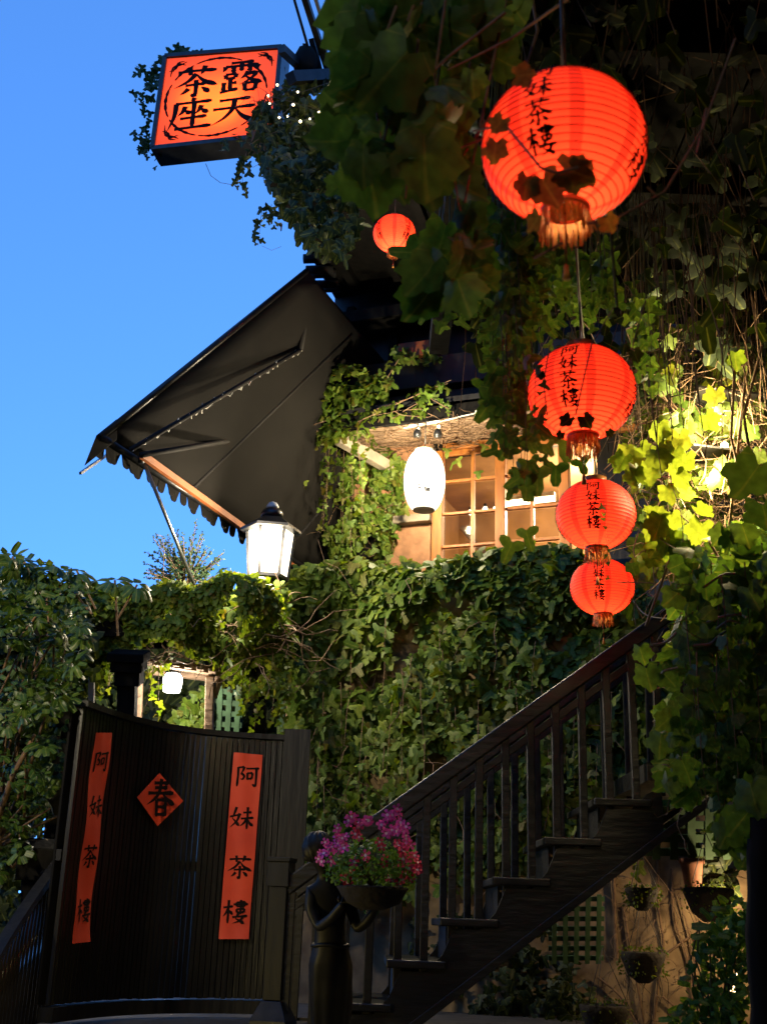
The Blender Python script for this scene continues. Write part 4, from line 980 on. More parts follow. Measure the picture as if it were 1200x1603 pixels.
# near left curved slat balustrade with yellow glints
lf = thing('slat_balustrade', 'glossy dark slat balustrade curving out of the lower left corner', 'balustrade', PD(40, 1600, 6.6))
B0 = PD(-40, 1590, 6.2); B1 = PD(100, 1590, 8.0)
for k in range(22):
    t = k / 21; x = -45 + 150 * t; d = 6.3 + 1.9 * t; yt = 1590 - 238 * (t ** .8) - 10
    tp = PD(x + (1 - t) * 4, yt, d); bt = np.array([tp[0], tp[1], GZ - .02])
    an = math.radians(35 + 20 * math.sin(t * 3)); MB().tube([bt, tp], .023, 10).build('slat', 'gloss_wood', lf)
P = []
for k in range(12):
    t = k / 11; P.append(PD(-45 + 150 * t + (1 - t) * 4, 1590 - 238 * (t ** .8) - 18, 6.3 + 1.9 * t))
for k in range(11): MB().bar(P[k], P[k + 1], .07, .05).build('handrail', 'dark_wood', lf)
dp = thing('corner_post', 'dark block post between the left tree and the gate', 'post', PD(60, 1420, 8.3))
MB().bar(PD(52, 1600, 8.3), PD(56, 1372, 8.3), .16, .16, (0, 1, 0)).build('shaft', 'black_wood', dp, .01)
MB().bar(PD(62, 1370, 8.3), PD(64, 1320, 8.3), .26, .26, (0, 1, 0)).build('cap', 'black_wood', dp, .01)
rbx = thing('red_box', 'small red box fixed to the dark post left of the gate', 'box', PD(78, 1392, 8.1))
MB().bar(PD(77, 1391, 8.1), PD(79, 1367, 8.1), .085, .08, (0, 1, 0)).build('case', 'red_box', rbx, .008)
MB().bar(PD(79, 1366.5, 8.1), PD(79, 1362, 8.1), .105, .10, (0, 1, 0)).build('lid', 'dark_metal', rbx, .004)

# ================================================================== STATUE
sd_ = 6.3; ks = sd_ / F
def T(x, y, dd=0): return PD(x, y, sd_ + dd)
stt = thing('garden_statue', 'dark bronze statue of a slim girl holding a flower basket before her', 'statue', T(515, 1645))
def skin(name, J, E_, m, parent, sub_=2, root=0):
    me = bpy.data.meshes.new(name); o0 = origin(parent); me.from_pydata([tuple(np.array(j[0]) - o0) for j in J], E_, [])
    o = new_obj(name, me, parent, m); sk = o.modifiers.new('skin', 'SKIN')
    for i, j in enumerate(J):
        v = me.skin_vertices[0].data[i]; r = j[1]; v.radius = (r, r) if not hasattr(r, '__len__') else r
    me.skin_vertices[0].data[root].use_root = True
    sb = o.modifiers.new('sub', 'SUBSURF'); sb.levels = sub_; sb.render_levels = sub_; me.polygons.foreach_set('use_smooth', [True] * len(me.polygons))
    sk.use_smooth_shade = True
    return o
R = lambda p: p * ks
J = [(T(517, 1500), (R(30), R(24))),   # 0 pelvis
     (T(516, 1466), (R(23), R(18))),   # 1 waist
     (T(516, 1425), (R(29), R(21))),   # 2 chest
     (T(514, 1395), (R(24), R(17))),   # 3 upper chest
     (T(510, 1373), R(11.5)),             # 4 neck
     (T(507, 1358), R(13)),            # 5 skull base
     (T(504, 1337), (R(22), R(23))),   # 6 head
     (T(502, 1320), (R(18), R(19))),   # 7 crown
     (T(488, 1396, -.02), R(13)), (T(487, 1424, -.05), R(10.5)), (T(500, 1452, -.10), R(9.5)), (T(520, 1436, -.18), R(8)), (T(538, 1413, -.24), R(6.5)),   # 8-12 left arm
     (T(541, 1398, .03), R(12)), (T(551, 1428, .0), R(10)), (T(560, 1456, -.03), R(9)), (T(577, 1440, -.08), R(8)), (T(590, 1417, -.12), R(6.5)),          # 13-17 right arm
     (T(502, 1530), R(21)), (T(500, 1580), R(16)), (T(503, 1600), R(14)), (T(500, 1628), R(12)), (T(502, 1655), R(9)),      # 18-22 left leg
     (T(532, 1530, .03), R(21)), (T(537, 1578, .03), R(16)), (T(535, 1600, .03), R(13.5)), (T(532, 1628, .05), R(12)), (T(530, 1655, .05), R(9)),  # 23-27 right leg
     (T(512, 1668, -.06), R(7)), (T(543, 1668, -.02), R(7))]
E_ = [(0, 1), (1, 2), (2, 3), (3, 4), (4, 5), (5, 6), (6, 7), (3, 8), (8, 9), (9, 10), (10, 11), (11, 12), (3, 13), (13, 14), (14, 15), (15, 16), (16, 17),
      (0, 18), (18, 19), (19, 20), (20, 21), (21, 22), (0, 23), (23, 24), (24, 25), (25, 26), (26, 27), (22, 28), (27, 29)]
skin('body', J, E_, 'bronze', stt)
for hx_, hy_, hd_, sgn in ((538, 1413, -.24, 1), (590, 1417, -.12, 1)):     # fingers closing under the basket rim
    for i in range(4):
        a0 = T(hx_ - 4 + i * 3.2, hy_ + 2, hd_); skin('finger', [(a0, R(2.2)), (a0 + [R(2), -.004, R(7)], R(1.9)), (a0 + [R(5), -.004, R(12)], R(1.5))], [(0, 1), (1, 2)], 'bronze', stt, 1)
    a0 = T(hx_ - 6, hy_, hd_ - .01); skin('thumb', [(a0, R(2.4)), (a0 + [-R(3), 0, R(5)], R(2.1)), (a0 + [-R(1), 0, R(10)], R(1.7))], [(0, 1), (1, 2)], 'bronze', stt, 1)
# hair: cap and bun, face features
o = MB().lathe((0, 0, 0), [(.001, -1), (.5, -.86), (.86, -.5), (1, 0), (.86, .5), (.5, .86), (.001, 1)], 66)
hc = T(500, 1327); hr = np.array([R(25), R(26), R(25)]); o.v = [tuple(hc + np.array(v) * hr * (1 + .045 * math.sin(11 * math.atan2(v[1], v[0]) + 3 * v[2])) + np.array([R(-3), R(5), R(1)])) for v in o.v]; o.build('hair', 'bronze', stt)
o = MB().lathe((0, 0, 0), [(.001, -1), (.6, -.8), (1, 0), (.6, .8), (.001, 1)], 14); o.v = [tuple(T(482, 1340, .05) + np.array(v) * R(9)) for v in o.v]; o.build('hair_bun', 'bronze', stt)
nose = T(514, 1343, -.115); MB().tube([nose + [0, 0, R(6)], nose + [R(2), -R(3), 0]], [R(1.5), R(3)], 6).build('nose', 'bronze', stt)
for dx_ in (-5, 5): 
    e_ = T(511 + dx_, 1336, -.10); MB().lathe(e_, [(.001, -R(1.5)), (R(2.5), 0), (.001, R(1.5))], 8).build('eye', 'bronze', stt)
MB().tube([T(507, 1352, -.10), T(512, 1353, -.11), T(516, 1352, -.10)], R(1.3), 5).build('mouth', 'bronze', stt)
mb = MB(); n = 72; vs = []; rows_ = 16         # wrapped sarong with falling folds
for j in range(rows_):
    t = j / (rows_ - 1); yv = 1476 + 178 * t; cen_ = T(517 - 1 * t, yv); wr_ = np.interp(t, [0, .18, .45, .8, 1], [25, 34, 32, 27, 29])
    for i in range(n):
        an = 2 * math.pi * i / n; fold = 1 + (.015 + .045 * t) * math.sin(an * 8 + 2.5 * math.sin(t * 2)) + .02 * math.sin(an * 3 + t * 5)
        vs.append(cen_ + np.array([math.cos(an) * R(wr_) * fold, math.sin(an) * R(wr_) * .80 * fold, 0]))
mb.add(vs, [(j * n + i, j * n + (i + 1) % n, (j + 1) * n + (i + 1) % n, (j + 1) * n + i) for j in range(rows_ - 1) for i in range(n)], True); mb.build('sarong', 'bronze', stt)
MB().tube([T(517, 1480) + np.array([math.cos(k / 20 * 2 * math.pi) * R(28), math.sin(k / 20 * 2 * math.pi) * R(23), .004 * math.sin(k)]) for k in range(21)], R(3), 6).build('sash', 'bronze', stt)
MB().lathe(T(515, 1700), [(.22, -.2), (.22, .06), (.19, .07)], 24).build('pedestal', 'stone', stt)
# flower basket
bc = PD(583, 1392, sd_ - .18); br = R(52)
fb = thing('flower_basket', 'dark basket of pink and red flowers held up by the statue', 'flower basket', bc)
MB().lathe(bc, [(br * .35, -R(30)), (br * .8, -R(20)), (br, -R(2)), (br * 1.06, R(2)), (br * 1.0, R(4)), (br * .9, R(1))], 28).build('bowl', 'soil_basket', fb)
Lp = Leaves('lance', 'potted_leaf'); fc = PD(580, 1352, sd_ - .18)
stem = MB()
for _ in range(1700):
    v = rv(1); v /= np.linalg.norm(v); rr = random.uniform(.45, 1) ** .6
    if v[2] < -.35: continue
    p = fc + v * np.array([R(70), R(56), R(50)]) * rr + np.array([0, 0, -R(12)])
    Lp.add(p, v + rv(.5), v * .5 + rv(.5) + np.array([0, 0, .1]), random.uniform(.026, .050))
for _ in range(60):
    v = rv(1); v[2] = abs(v[2]) * .8 + .2; v /= np.linalg.norm(v); stem.tube([bc + [0, 0, R(4)], fc + v * np.array([R(60), R(44), R(40)]) - [0, 0, R(10)]], .0025, 3, False)
stem.build('stem', 'twig_green', fb); Lp.build(fb, 60)
def blossom(p, nrm, r, m):
    """five-petal blossom with white eye"""
    nrm = nrm / np.linalg.norm(nrm); x = np.cross(nrm, [0, .3, 1]); x /= np.linalg.norm(x); y = np.cross(nrm, x); mb = MB(); ph = random.random()
    for k in range(5):
        a0 = 2 * math.pi * (k + ph) / 5; q_ = lambda rr, an, hh: p + (x * math.cos(an) + y * math.sin(an)) * rr + nrm * hh
        mb.add([q_(0, 0, 0), q_(r * .6, a0 - .42, r * .15), q_(r, a0 - .35, r * .12), q_(r * 1.08, a0, r * .05), q_(r, a0 + .35, r * .12), q_(r * .6, a0 + .42, r * .15)], [(0, 1, 2, 3, 4, 5)])
    o = mb.build('blossom', m, fb); mb = MB()
    mb.add([p + nrm * r * .2 + (x * math.cos(t) + y * math.sin(t)) * r * .30 for t in np.linspace(0, 2 * math.pi, 7)[:-1]], [tuple(range(6))]); mb.build('eye', 'petal_white', o)
fl_px = [(505, 1336, 'p'), (514, 1330, 'p'), (520, 1347, 'p'), (527, 1310, 'p'), (532, 1320, 'p'), (540, 1308, 'p'), (528, 1300, 'p'), (545, 1288, 'p'), (552, 1280, 'p'), (560, 1292, 'r'), (571, 1286, 'p'), (576, 1281, 'p'),
         (598, 1290, 'p'), (606, 1280, 'p'), (612, 1272, 'p'), (622, 1270, 'p'), (628, 1288, 'p'), (634, 1296, 'p'), (612, 1296, 'p'), (636, 1310, 'p'), (620, 1322, 'r'), (630, 1330, 'r'), (626, 1340, 'r'), (645, 1342, 'r'), (650, 1352, 'r'),
         (640, 1358, 'r'), (652, 1364, 'r'), (632, 1372, 'r'), (620, 1376, 'r'), (606, 1374, 'r'), (644, 1372, 'r'), (541, 1374, 'r'), (543, 1384, 'r'), (552, 1358, 'r'), (568, 1342, 'r'), (597, 1348, 'r'), (598, 1322, 'r'), (560, 1306, 'r'), (604, 1306, 'p'), (620, 1302, 'p'), (534, 1332, 'p'), (512, 1320, 'p'), (640, 1322, 'r'), (500, 1346, 'p'), (556, 1350, 'r'), (634, 1352, 'r')]
for x, y, k in fl_px:
    for _ in range(2):
        p = PD(x + random.uniform(-5, 5), y + random.uniform(-5, 5), sd_ - .18 - .14 * max(0, 1 - abs(x - 580) / 75) + random.uniform(-.02, .02) - .02)
        blossom(p, tocam(p) + rv(.35) + (p - fc) * 1.2, random.uniform(.021, .029), 'petal_pink' if k == 'p' else 'petal_red')

# ================================================================== VEGETATION
def plant(name, label, cat, loc, group=None): return thing(name, label, cat, loc, group)
hwp = lambda off=0: (lambda x, y: HW.hit(x, y, off))

# --- ivy covering the retaining wall
v = plant('wall_ivy', 'dense green ivy covering the wall behind the staircase', 'ivy', HW.at(0, GZ, .1))
L1 = Leaves('ivy', 'ivy_leaf'); st_ = MB()
poly = [(392, 912), (450, 896), (520, 878), (600, 888), (650, 868), (700, 872), (760, 862), (830, 850), (880, 862), (960, 905), (1060, 950), (1060, 1270), (980, 1300), (880, 1330), (780, 1360), (700, 1385), (600, 1400), (480, 1400), (462, 1200), (455, 1120), (430, 1040), (392, 980)]
scatter(L1, poly, hwp(.05), 5200, .060, .135, HW.n, .55, .22, 1.5, gap=-.22, gs=.012, up=.25)
scatter(L1, [(392, 905), (450, 886), (520, 872), (600, 880), (700, 866), (800, 846), (880, 848), (1000, 905), (1000, 960), (700, 920), (450, 960), (392, 960)], hwp(.20), 1500, .07, .13, HW.n, .6, .2, 2, up=.5)
twigs(st_, lambda: HW.hit(random.uniform(460, 1040), random.uniform(950, 1400), .04), 90, .8, .005, .3, -.3)
for x, y in samples([(470, 960), (1030, 980), (1000, 1250), (480, 1250)], 50):
    strand(L1, st_, HW.hit(x, y, random.uniform(.15, .35)), random.uniform(.3, .8), (.06, .12), .07, .05, .004, HW.n)
st_.build('stem', 'twig', v); L1.build(v, 300)

# --- vine over the pergola and gate
v = plant('pergola_vine', 'bushy vine spilling over the gate shelter below the sky', 'vine', PD(280, 990, 10))
L1 = Leaves('ivy', 'ivy_leaf'); st_ = MB()
def pvp(x, y): return PD(x, y, 9.9 + .0022 * (x - 250) + .5 * noise.noise(Vector((x * .01, y * .01, 0))))
poly = [(118, 915), (160, 903), (205, 922), (250, 912), (300, 915), (340, 912), (385, 908), (430, 925), (455, 1000), (450, 1090), (400, 1072), (362, 1026), (300, 1008), (240, 996), (180, 1010), (135, 1068), (118, 1000)]
scatter(L1, poly, pvp, 4200, .045, .09, lambda p: tocam(p) * np.array([1, 1, .4]) + np.array([0, 0, .3]), .6, .45, 1.3, gap=-.30, gs=.015)
for x, y0, y1 in ((250, 1020, 1125), (240, 1020, 1060), (262, 1020, 1050), (165, 1030, 1090), (175, 1030, 1080), (150, 1030, 1075), (360, 1045, 1080), (392, 1060, 1120), (380, 1050, 1110), (430, 1070, 1130), (408, 1060, 1140), (445, 1080, 1150)):
    p = PD(x, y0, 10.4); strand(L1, st_, p, (y1 - y0) * 10.4 / F, (.05, .085), .035, .05)
for x, y in samples([(290, 1090), (325, 1070), (325, 1140), (262, 1135)], 60): p = PD(x, y, 11.2); L1.add(p, tocam(p) + rv(.4), DOWN + rv(.5), random.uniform(.06, .12))
for x, y in samples([(110, 925), (210, 935), (300, 928), (385, 918), (450, 920), (455, 1040), (400, 1030), (350, 1012), (240, 985), (110, 1010)], 2300):
    p = PD(x, y, random.uniform(10.3, 11.2)); L1.add(p, tocam(p) * .8 + np.array([0, 0, .4]) + rv(.5), DOWN + rv(.5), random.uniform(.06, .12))
twigs(st_, lambda: PD(random.uniform(120, 450), random.uniform(960, 1040), 10.2), 90, .7, .006, .4, -.05)
# pergola beams the vine rests on
st_.build('stem', 'twig', v); L1.build(v, 240)
pb_ = thing('pergola', 'dark pergola timbers buried in the vine above the gate', 'pergola', PD(250, 1000, 10.3))
for x0_, y0_, d0_, x1_, y1_, d1_ in ((-60, 985, 8.7, 470, 985, 11.4), (-60, 1010, 9.2, 470, 1000, 11.8)):
    MB().bar(PD(x0_, y0_, d0_), PD(x1_, y1_, d1_), .10, .12).build('beam', 'black_wood', pb_)
MB().bar(PD(405, 960, 10.5), PD(408, 1600, 11.2), .12, .12, (0, 1, 0)).build('post', 'black_wood', pb_)
# backdrop of dark shrubs behind the gate
v = plant('background_shrub', 'dark shrub mass seen between the gate shelter posts', 'shrub', PD(300, 1200, 12.5))
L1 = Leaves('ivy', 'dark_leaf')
for x, y in samples([(205, 1000), (470, 1000), (470, 1420), (318, 1420), (312, 1280), (262, 1190), (205, 1190)], 1700):
    p = PD(x, y, random.uniform(12.0, 12.9)); L1.add(p, tocam(p) + rv(.4), DOWN + rv(.4), random.uniform(.10, .2))
for x, y in samples([(100, 1020), (205, 1020), (205, 1190), (105, 1170)], 500):
    p = PD(x, y, random.uniform(11, 12)); L1.add(p, tocam(p) + rv(.4), DOWN + rv(.4), random.uniform(.08, .16))
L1.build(v, 30)

# --- umbrella tree at the left edge
v = plant('umbrella_tree', 'glossy umbrella tree filling the left edge beside the gate', 'tree', PD(10, 1600, 8.4))
L1 = Leaves('lance', 'glossy_leaf'); st_ = MB()
def rosette(L, st, p, axis, r, n, droop=.35):
    axis = axis / np.linalg.norm(axis); x = np.cross(axis, [.2, .1, 1]); x /= np.linalg.norm(x); y = np.cross(axis, x); ph = random.random() * 6
    for k in range(n):
        an = ph + 2 * math.pi * k / n; d = x * math.cos(an) + y * math.sin(an); tip = d - np.array([0, 0, droop]) + axis * .15
        L.add(p + d * r * .08, axis + d * .25 + rv(.12), tip, r * random.uniform(.85, 1.15))
tp_ = [(0, 872), (30, 868), (60, 890), (100, 885), (135, 890), (130, 940), (138, 1000), (128, 1060), (118, 1090), (100, 1110), (95, 1150), (88, 1200), (90, 1240), (70, 1290), (60, 1330), (30, 1370), (-40, 1400), (-60, 900)]
fork = PD(-10, 1330, 8.6)
for x, y in samples(tp_, 520):
    p = PD(x, y, random.uniform(7.8, 9.2)); ax_ = tocam(p) * .5 + np.array([0, 0, .7]) + rv(.5); rosette(L1, st_, p, ax_, random.uniform(.07, .13), random.choice((6, 7, 8)))
for x, y in ((38, 880), (20, 872), (120, 893), (85, 884), (118, 930), (60, 960), (85, 1000), (96, 985), (70, 900), (118, 905), (180, 908), (215, 915)):
    p = PD(x, y, 8.2); rosette(L1, st_, p, tocam(p) * .6 + np.array([0, 0, .8]) + rv(.2), .16, 8); st_.tube([p, p + rv(.1) - [0, 0, .3]], .008, 5, False)
for _ in range(26):
    x, y = random.uniform(-20, 110), random.uniform(900, 1300); e_ = PD(x, y, random.uniform(8.0, 9)); m_ = (fork + e_) / 2 + rv(.12); st_.tube([fork, m_, e_], [.02, .013, .006], 6, False)
st_.tube([PD(-20, 1640, 8.6), PD(-15, 1480, 8.6), fork], [.07, .06, .045], 9)
st_.tube([fork, PD(-5, 1290, 8.3), PD(20, 1215, 8.0), PD(55, 1150, 8.0)], [.024, .022, .02, .012], 7)
st_.build('trunk', 'twig', v); L1.build(v, 260)
v = plant('dark_hedge', 'dark leafy hedge behind the umbrella tree at the left edge', 'hedge', PD(-10, 1400, 10))
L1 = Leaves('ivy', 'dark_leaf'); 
for x, y in samples([(-70, 900), (150, 910), (150, 1060), (96, 1120), (88, 1190), (70, 1200), (62, 1290), (35, 1330), (40, 1500), (-70, 1600)], 2300, gap=-.35, gscale=.02):
    p = PD(x, y, random.uniform(9.4, 10.4)); L1.add(p, tocam(p) + rv(.45), DOWN + rv(.4), random.uniform(.08, .15))
L1.build(v, 20)

# --- feathery bush against the sky
v = plant('feathery_bush', 'feathery fine-leaved bush standing dark against the sky', 'bush', PD(290, 925, 11))
L1 = Leaves('lance', 'conifer_leaf'); st_ = MB(); base_ = PD(290, 935, 11.0)
for _ in range(46):
    an = random.uniform(-1.45, 1.45); ln = random.uniform(40, 98) * (1 - .18 * abs(an)); ex_, ey_ = 288 + ln * math.sin(an) * .95, 930 - ln * math.cos(an) * 1.15 - 14
    e_ = PD(ex_, ey_, 11 + random.uniform(-.3, .3)); m_ = (base_ + e_) / 2 + np.array([0, 0, .07]); st_.tube([base_, m_, e_], [.010, .006, .003], 4, False)
    for k in range(26):
        t = .35 + .7 * k / 26; p = (base_ * (1 - t) ** 2 + m_ * 2 * t * (1 - t) + e_ * t * t) if t < 1 else e_ + (e_ - m_) * (t - 1) * 1.2
        dr = (e_ - m_); dr /= np.linalg.norm(dr); s_ = rv(1); s_ -= dr * (s_ @ dr); s_ /= np.linalg.norm(s_)
        L1.add(p, tocam(p) + rv(.4), dr * .9 + s_, random.uniform(.03, .075) * (1.2 - .6 * min(1, t)))
L1.kind = 'lance'; st_.build('branch', 'twig', v)
for i in range(len(L1.S)): pass
L1.build(v, 40)

# --- ivy hanging over the window roof corner
v = plant('roof_corner_ivy', 'ivy tumbling over the roof corner left of the white lantern', 'ivy', FW.hit(560, 640, .9))
L1 = Leaves('ivy', 'ivy_leaf'); st_ = MB()
def rp(o): return lambda x, y: FW.hit(x, y, o)
scatter(L1, [(450, 640), (462, 600), (500, 572), (560, 572), (610, 590), (600, 640), (560, 660), (520, 690), (470, 690)], rp(1.0), 560, .05, .11, FW.n, .6, .25, 2, gap=-.2, gs=.02, up=.5)
scatter(L1, [(505, 690), (560, 660), (600, 690), (628, 720), (628, 800), (605, 860), (600, 895), (520, 895), (510, 800)], rp(.15), 900, .05, .10, FW.n, .5, .2, 2, gap=-.2, gs=.02)
scatter(L1, [(440, 900), (620, 878), (680, 890), (680, 930), (440, 950)], rp(-.2), 200, .05, .10, FW.n, .5, .1, 2, up=.5)
for x, y0, y1 in ((455, 630, 700), (470, 620, 740), (490, 630, 790), (505, 640, 820), (520, 650, 860), (540, 660, 880), (560, 660, 860), (575, 670, 800), (530, 640, 760), (485, 700, 800), (515, 720, 850), (550, 700, 890), (500, 660, 700), (462, 700, 790)):
    strand(L1, st_, FW.hit(x, y0, random.uniform(.5, 1.0)), (y1 - y0) * 12 / F, (.05, .10), .06, .06, .004, FW.n)
for a_, b_ in (((560, 660), (705, 595)), ((590, 650), (660, 640)), ((600, 600), (625, 560)), ((590, 640), (700, 600)), ((660, 612), (702, 640)), ((615, 655), (665, 625))):
    P0, P1 = FW.hit(*a_, 1.0), FW.hit(*b_, 1.0); st_.tube([P0, (P0 + P1) / 2 + rv(.03), P1], .006, 4, False)
    for k in range(16): t = random.random(); p = P0 + (P1 - P0) * t + rv(.03); L1.add(p, FW.n + rv(.5), DOWN + rv(.6), random.uniform(.04, .08))
twigs(st_, lambda: FW.hit(random.uniform(520, 630), random.uniform(660, 860), .1), 90, .5, .004, .4, -.2)
st_.build('stem', 'twig', v); L1.build(v, 240)
v = plant('bare_vine', 'tangle of bare brown vine stems under the eave above the window', 'vine', FW.hit(720, 680, .5))
st_ = MB(); L1 = Leaves('ivy', 'lit_toned_leaf')
def sofp():
    u = random.uniform(uA, uA + 2.6); t = random.random(); return FW.at(u, zS + (zFr - zS) * t - random.uniform(.0, .10), .07 + (OV - .07) * t)
for _ in range(300):
    p = np.array(sofp()); P = [p.copy()]; d = FW.e * random.choice((-1, 1)) + rv(.4)
    for i in range(8): d = d * .8 + rv(.35); d[2] *= .4; p = p + d * .07; P.append(p.copy())
    st_.tube(P, random.uniform(.002, .006), 3, False)
for x, y in ((632, 792), (600, 667), (760, 695), (712, 720), (552, 672), (716, 715), (748, 735), (700, 700)): p = FW.hit(x, y, .35); L1.add(p, FW.n + rv(.4), DOWN + rv(.4), .09)
st_.build('stem', 'twig', v); L1.build(v, 20)
# potted orange box up on the beam
bx = thing('planter_box', 'small orange-brown planter box on the dark beam above the window', 'planter', f2.hit(655, 560))
MB().wbox(f2, f2.uz(628, 560)[0], f2.uz(685, 560)[0], zB + .262, zB + .44, -.05, .12).build('box', 'orange_beam', bx, .008)
L1 = Leaves('ivy', 'ivy_leaf')
for _ in range(50): p = f2.hit(random.uniform(612, 690), random.uniform(540, 566), random.uniform(.1, .25)); L1.add(p, f2.n + rv(.5), DOWN + rv(.5), random.uniform(.05, .09))
L1.build(bx, 30)
# clip lamps on the eave edge
sl_ = thing('eave_lamps', 'row of small clip lamps and cable along the lit eave edge', 'string light', f1.hit(680, 660, .1))
P = [f1.hit(x, y, .07) for x, y in ((632, 670), (680, 662), (720, 652), (770, 641), (830, 632), (900, 622))]; MB().tube(P, .007, 5, False).build('cable', 'white_metal', sl_)
for x, y in ((654, 672), (686, 668), (746, 645), (764, 640), (745, 652)):
    p = f1.hit(x, y, .09); MB().lathe(p, [(.004, -.02), (.014, -.012), (.014, .012), (.004, .02)], 8).build('bulb', 'fairy', sl_)
for x, y in ((653, 678), (685, 678)):
    p = f1.hit(x, y, .12); MB().lathe(p, [(.04, -.045), (.045, .0), (.03, .035), (.01, .045)], 12).build('spot_head', 'dark_metal', sl_); MB().tube([p + [0, 0, .04], p + [0, 0, .11]], .006, 5).build('stem', 'dark_metal', sl_)
MB().bar(f1.hit(640, 667, .10), f1.hit(662, 664, .10), .02, .015).build('bracket', 'white_metal', sl_)
MB().bar(f1.hit(668, 662, .10), f1.hit(690, 659, .10), .02, .015).build('bracket', 'white_metal', sl_)

# --- ivy on and around the box sign, under the balcony
v = plant('sign_ivy', 'ivy growing around the glowing box sign and balcony edge', 'ivy', q_s if False else SW.hit(440, 180, .1))
L1 = Leaves('ivy', 'dark_leaf'); st_ = MB()  # dark leaf copy stands in for the shade around the sign
def spt(x, y, lo_=-.1, hi_=.15): return SW.hit(x, y, random.uniform(lo_, hi_))
for poly, n, s0_, s1_, lo_, hi_ in (
    ([(245, 95), (262, 75), (290, 70), (318, 80), (300, 92), (262, 98), (250, 120), (236, 150), (215, 150), (235, 110)], 75, .05, .09, -.25, -.02),
    ([(205, 95), (225, 98), (225, 118), (205, 115)], 6, .06, .09, -.25, -.05), ([(205, 140), (235, 145), (240, 200), (232, 235), (215, 240), (222, 180)], 34, .04, .07, -.25, -.05), ([(215, 195), (250, 215), (248, 262), (225, 255), (212, 230)], 26, .04, .07, -.3, -.05),
    ([(392, 185), (420, 150), (445, 128), (480, 122), (540, 130), (560, 160), (545, 230), (440, 235), (395, 205)], 620, .05, .10, .03, .6),
    ([(365, 205), (400, 205), (440, 235), (438, 250), (400, 244), (372, 215)], 50, .04, .07, .02, .1),
    ([(395, 235), (560, 225), (580, 300), (540, 400), (480, 380), (425, 290)], 520, .05, .11, .1, .8)):
    for x, y in samples(poly, n): p = spt(x, y, lo_, hi_); L1.add(p, tocam(p) * np.array([1, 1, .5]) + rv(.5) + [0, 0, .2], DOWN + rv(.5), random.uniform(s0_, s1_))
for x, y0, y1, x1 in ((380, 248, 312, 0), (376, 250, 300, 0), (412, 262, 295, .1), (418, 320, 350, 0), (425, 320, 345, 0), (410, 330, 388, -.1), (436, 325, 362, .1), (385, 240, 270, 0), (350, 215, 245, 0)):
    strand(L1, st_, SW.hit(x, y0, .05), (y1 - y0) * 10.9 / F, (.05, .085), .035, .08, .003, None, (x1, 0))
P = [SW.hit(322, 256, 0), SW.hit(330, 275, 0), SW.hit(345, 286, 0), SW.hit(368, 290, 0)]; st_.tube(P, .003, 4, False)
P = [SW.hit(410, 385, 0), SW.hit(425, 392, 0), SW.hit(440, 386, 0)]; st_.tube(P, .002, 4, False)
twigs(st_, lambda: SW.hit(random.uniform(400, 540), random.uniform(130, 240), .2), 80, .5, .004, .4, -.1)
st_.build('stem', 'twig', v); L1.build(v, 160)
fy = thing('fairy_lights', 'small warm fairy lights scattered in the ivy right of the sign', 'string light', SW.hit(470, 160, .6))
pts_ = [(434, 133), (466, 144), (459, 164), (437, 184), (450, 182), (470, 190), (485, 186), (500, 176), (511, 169), (513, 152), (515, 134), (516, 143), (531, 153), (538, 170), (518, 128), (422, 162), (505, 172), (420, 150)]
P = [SW.hit(x, y, .66) for x, y in pts_]; MB().tube(P, .003, 4, False).build('cord', 'cable', fy)
for k, p in enumerate(P):
    r_ = random.uniform(.008, .013) * (1.5 if k in (2, 7, 12, 8, 5) else 1); MB().lathe(p, [(.003, -r_), (r_, 0), (.003, r_)], 8).build('bulb', 'fairy', fy)
point('fairy_glow', SW.hit(480, 165, .8), 1.6, (1, .75, .35), .12, fy)
point('fairy_glow', SW.hit(515, 155, .8), 1.2, (1, .75, .35), .12, fy)

# --- big grape leaves close to the camera, upper middle
v = plant('grape_vine', 'large dark grape leaves hanging in the upper middle, close by', 'vine', PD(640, 150, 3.4))
L1 = Leaves('vine', 'vine_leaf'); st_ = MB()
poly = [(525, -30), (800, -30), (790, 120), (760, 220), (752, 330), (765, 420), (700, 440), (672, 440), (640, 330), (600, 300), (575, 300), (530, 290), (548, 240), (572, 190), (535, 120), (510, 60)]
k_n = 0
for x, y in samples(poly, 420):
    d = random.uniform(3.1, 4.0) if y > 100 else random.uniform(3.3, 4.3); sz = random.uniform(.07, .15) * (.8 if x > 700 else 1); spx = sz * F / d
    if not clear(x, y + .45 * spx, .50 * spx) or random.random() < .3 or x - .42 * spx < 520: continue
    p = PD(x, y, d); L1.add(p, tocam(p) * .75 + rv(.42), DOWN + rv(.35), sz)
for x, y, s_, d in ((560, 60, .22, 3.4), (545, 30, .20, 3.6), (590, 60, .2, 3.3), (640, 110, .24, 3.1), (660, 170, .22, 3.2), (560, 270, .20, 3.2), (600, 260, .18, 3.3), (575, 300, .15, 3.3), (650, 230, .22, 3.0), (685, 260, .24, 3.0), (680, 310, .20, 3.1), (640, 280, .18, 3.2), (535, 130, .13, 3.2), (560, 150, .2, 3.5), (600, 180, .22, 3.4), (720, 180, .22, 3.3), (735, 150, .14, 3.2)):
    x += 14; s_ *= .8
    if not clear(x, y, .50 * s_ * F / d): continue
    p = PD(x, y - s_ * 250, d); L1.add(p, tocam(p) + rv(.22), DOWN + rv(.3), s_)
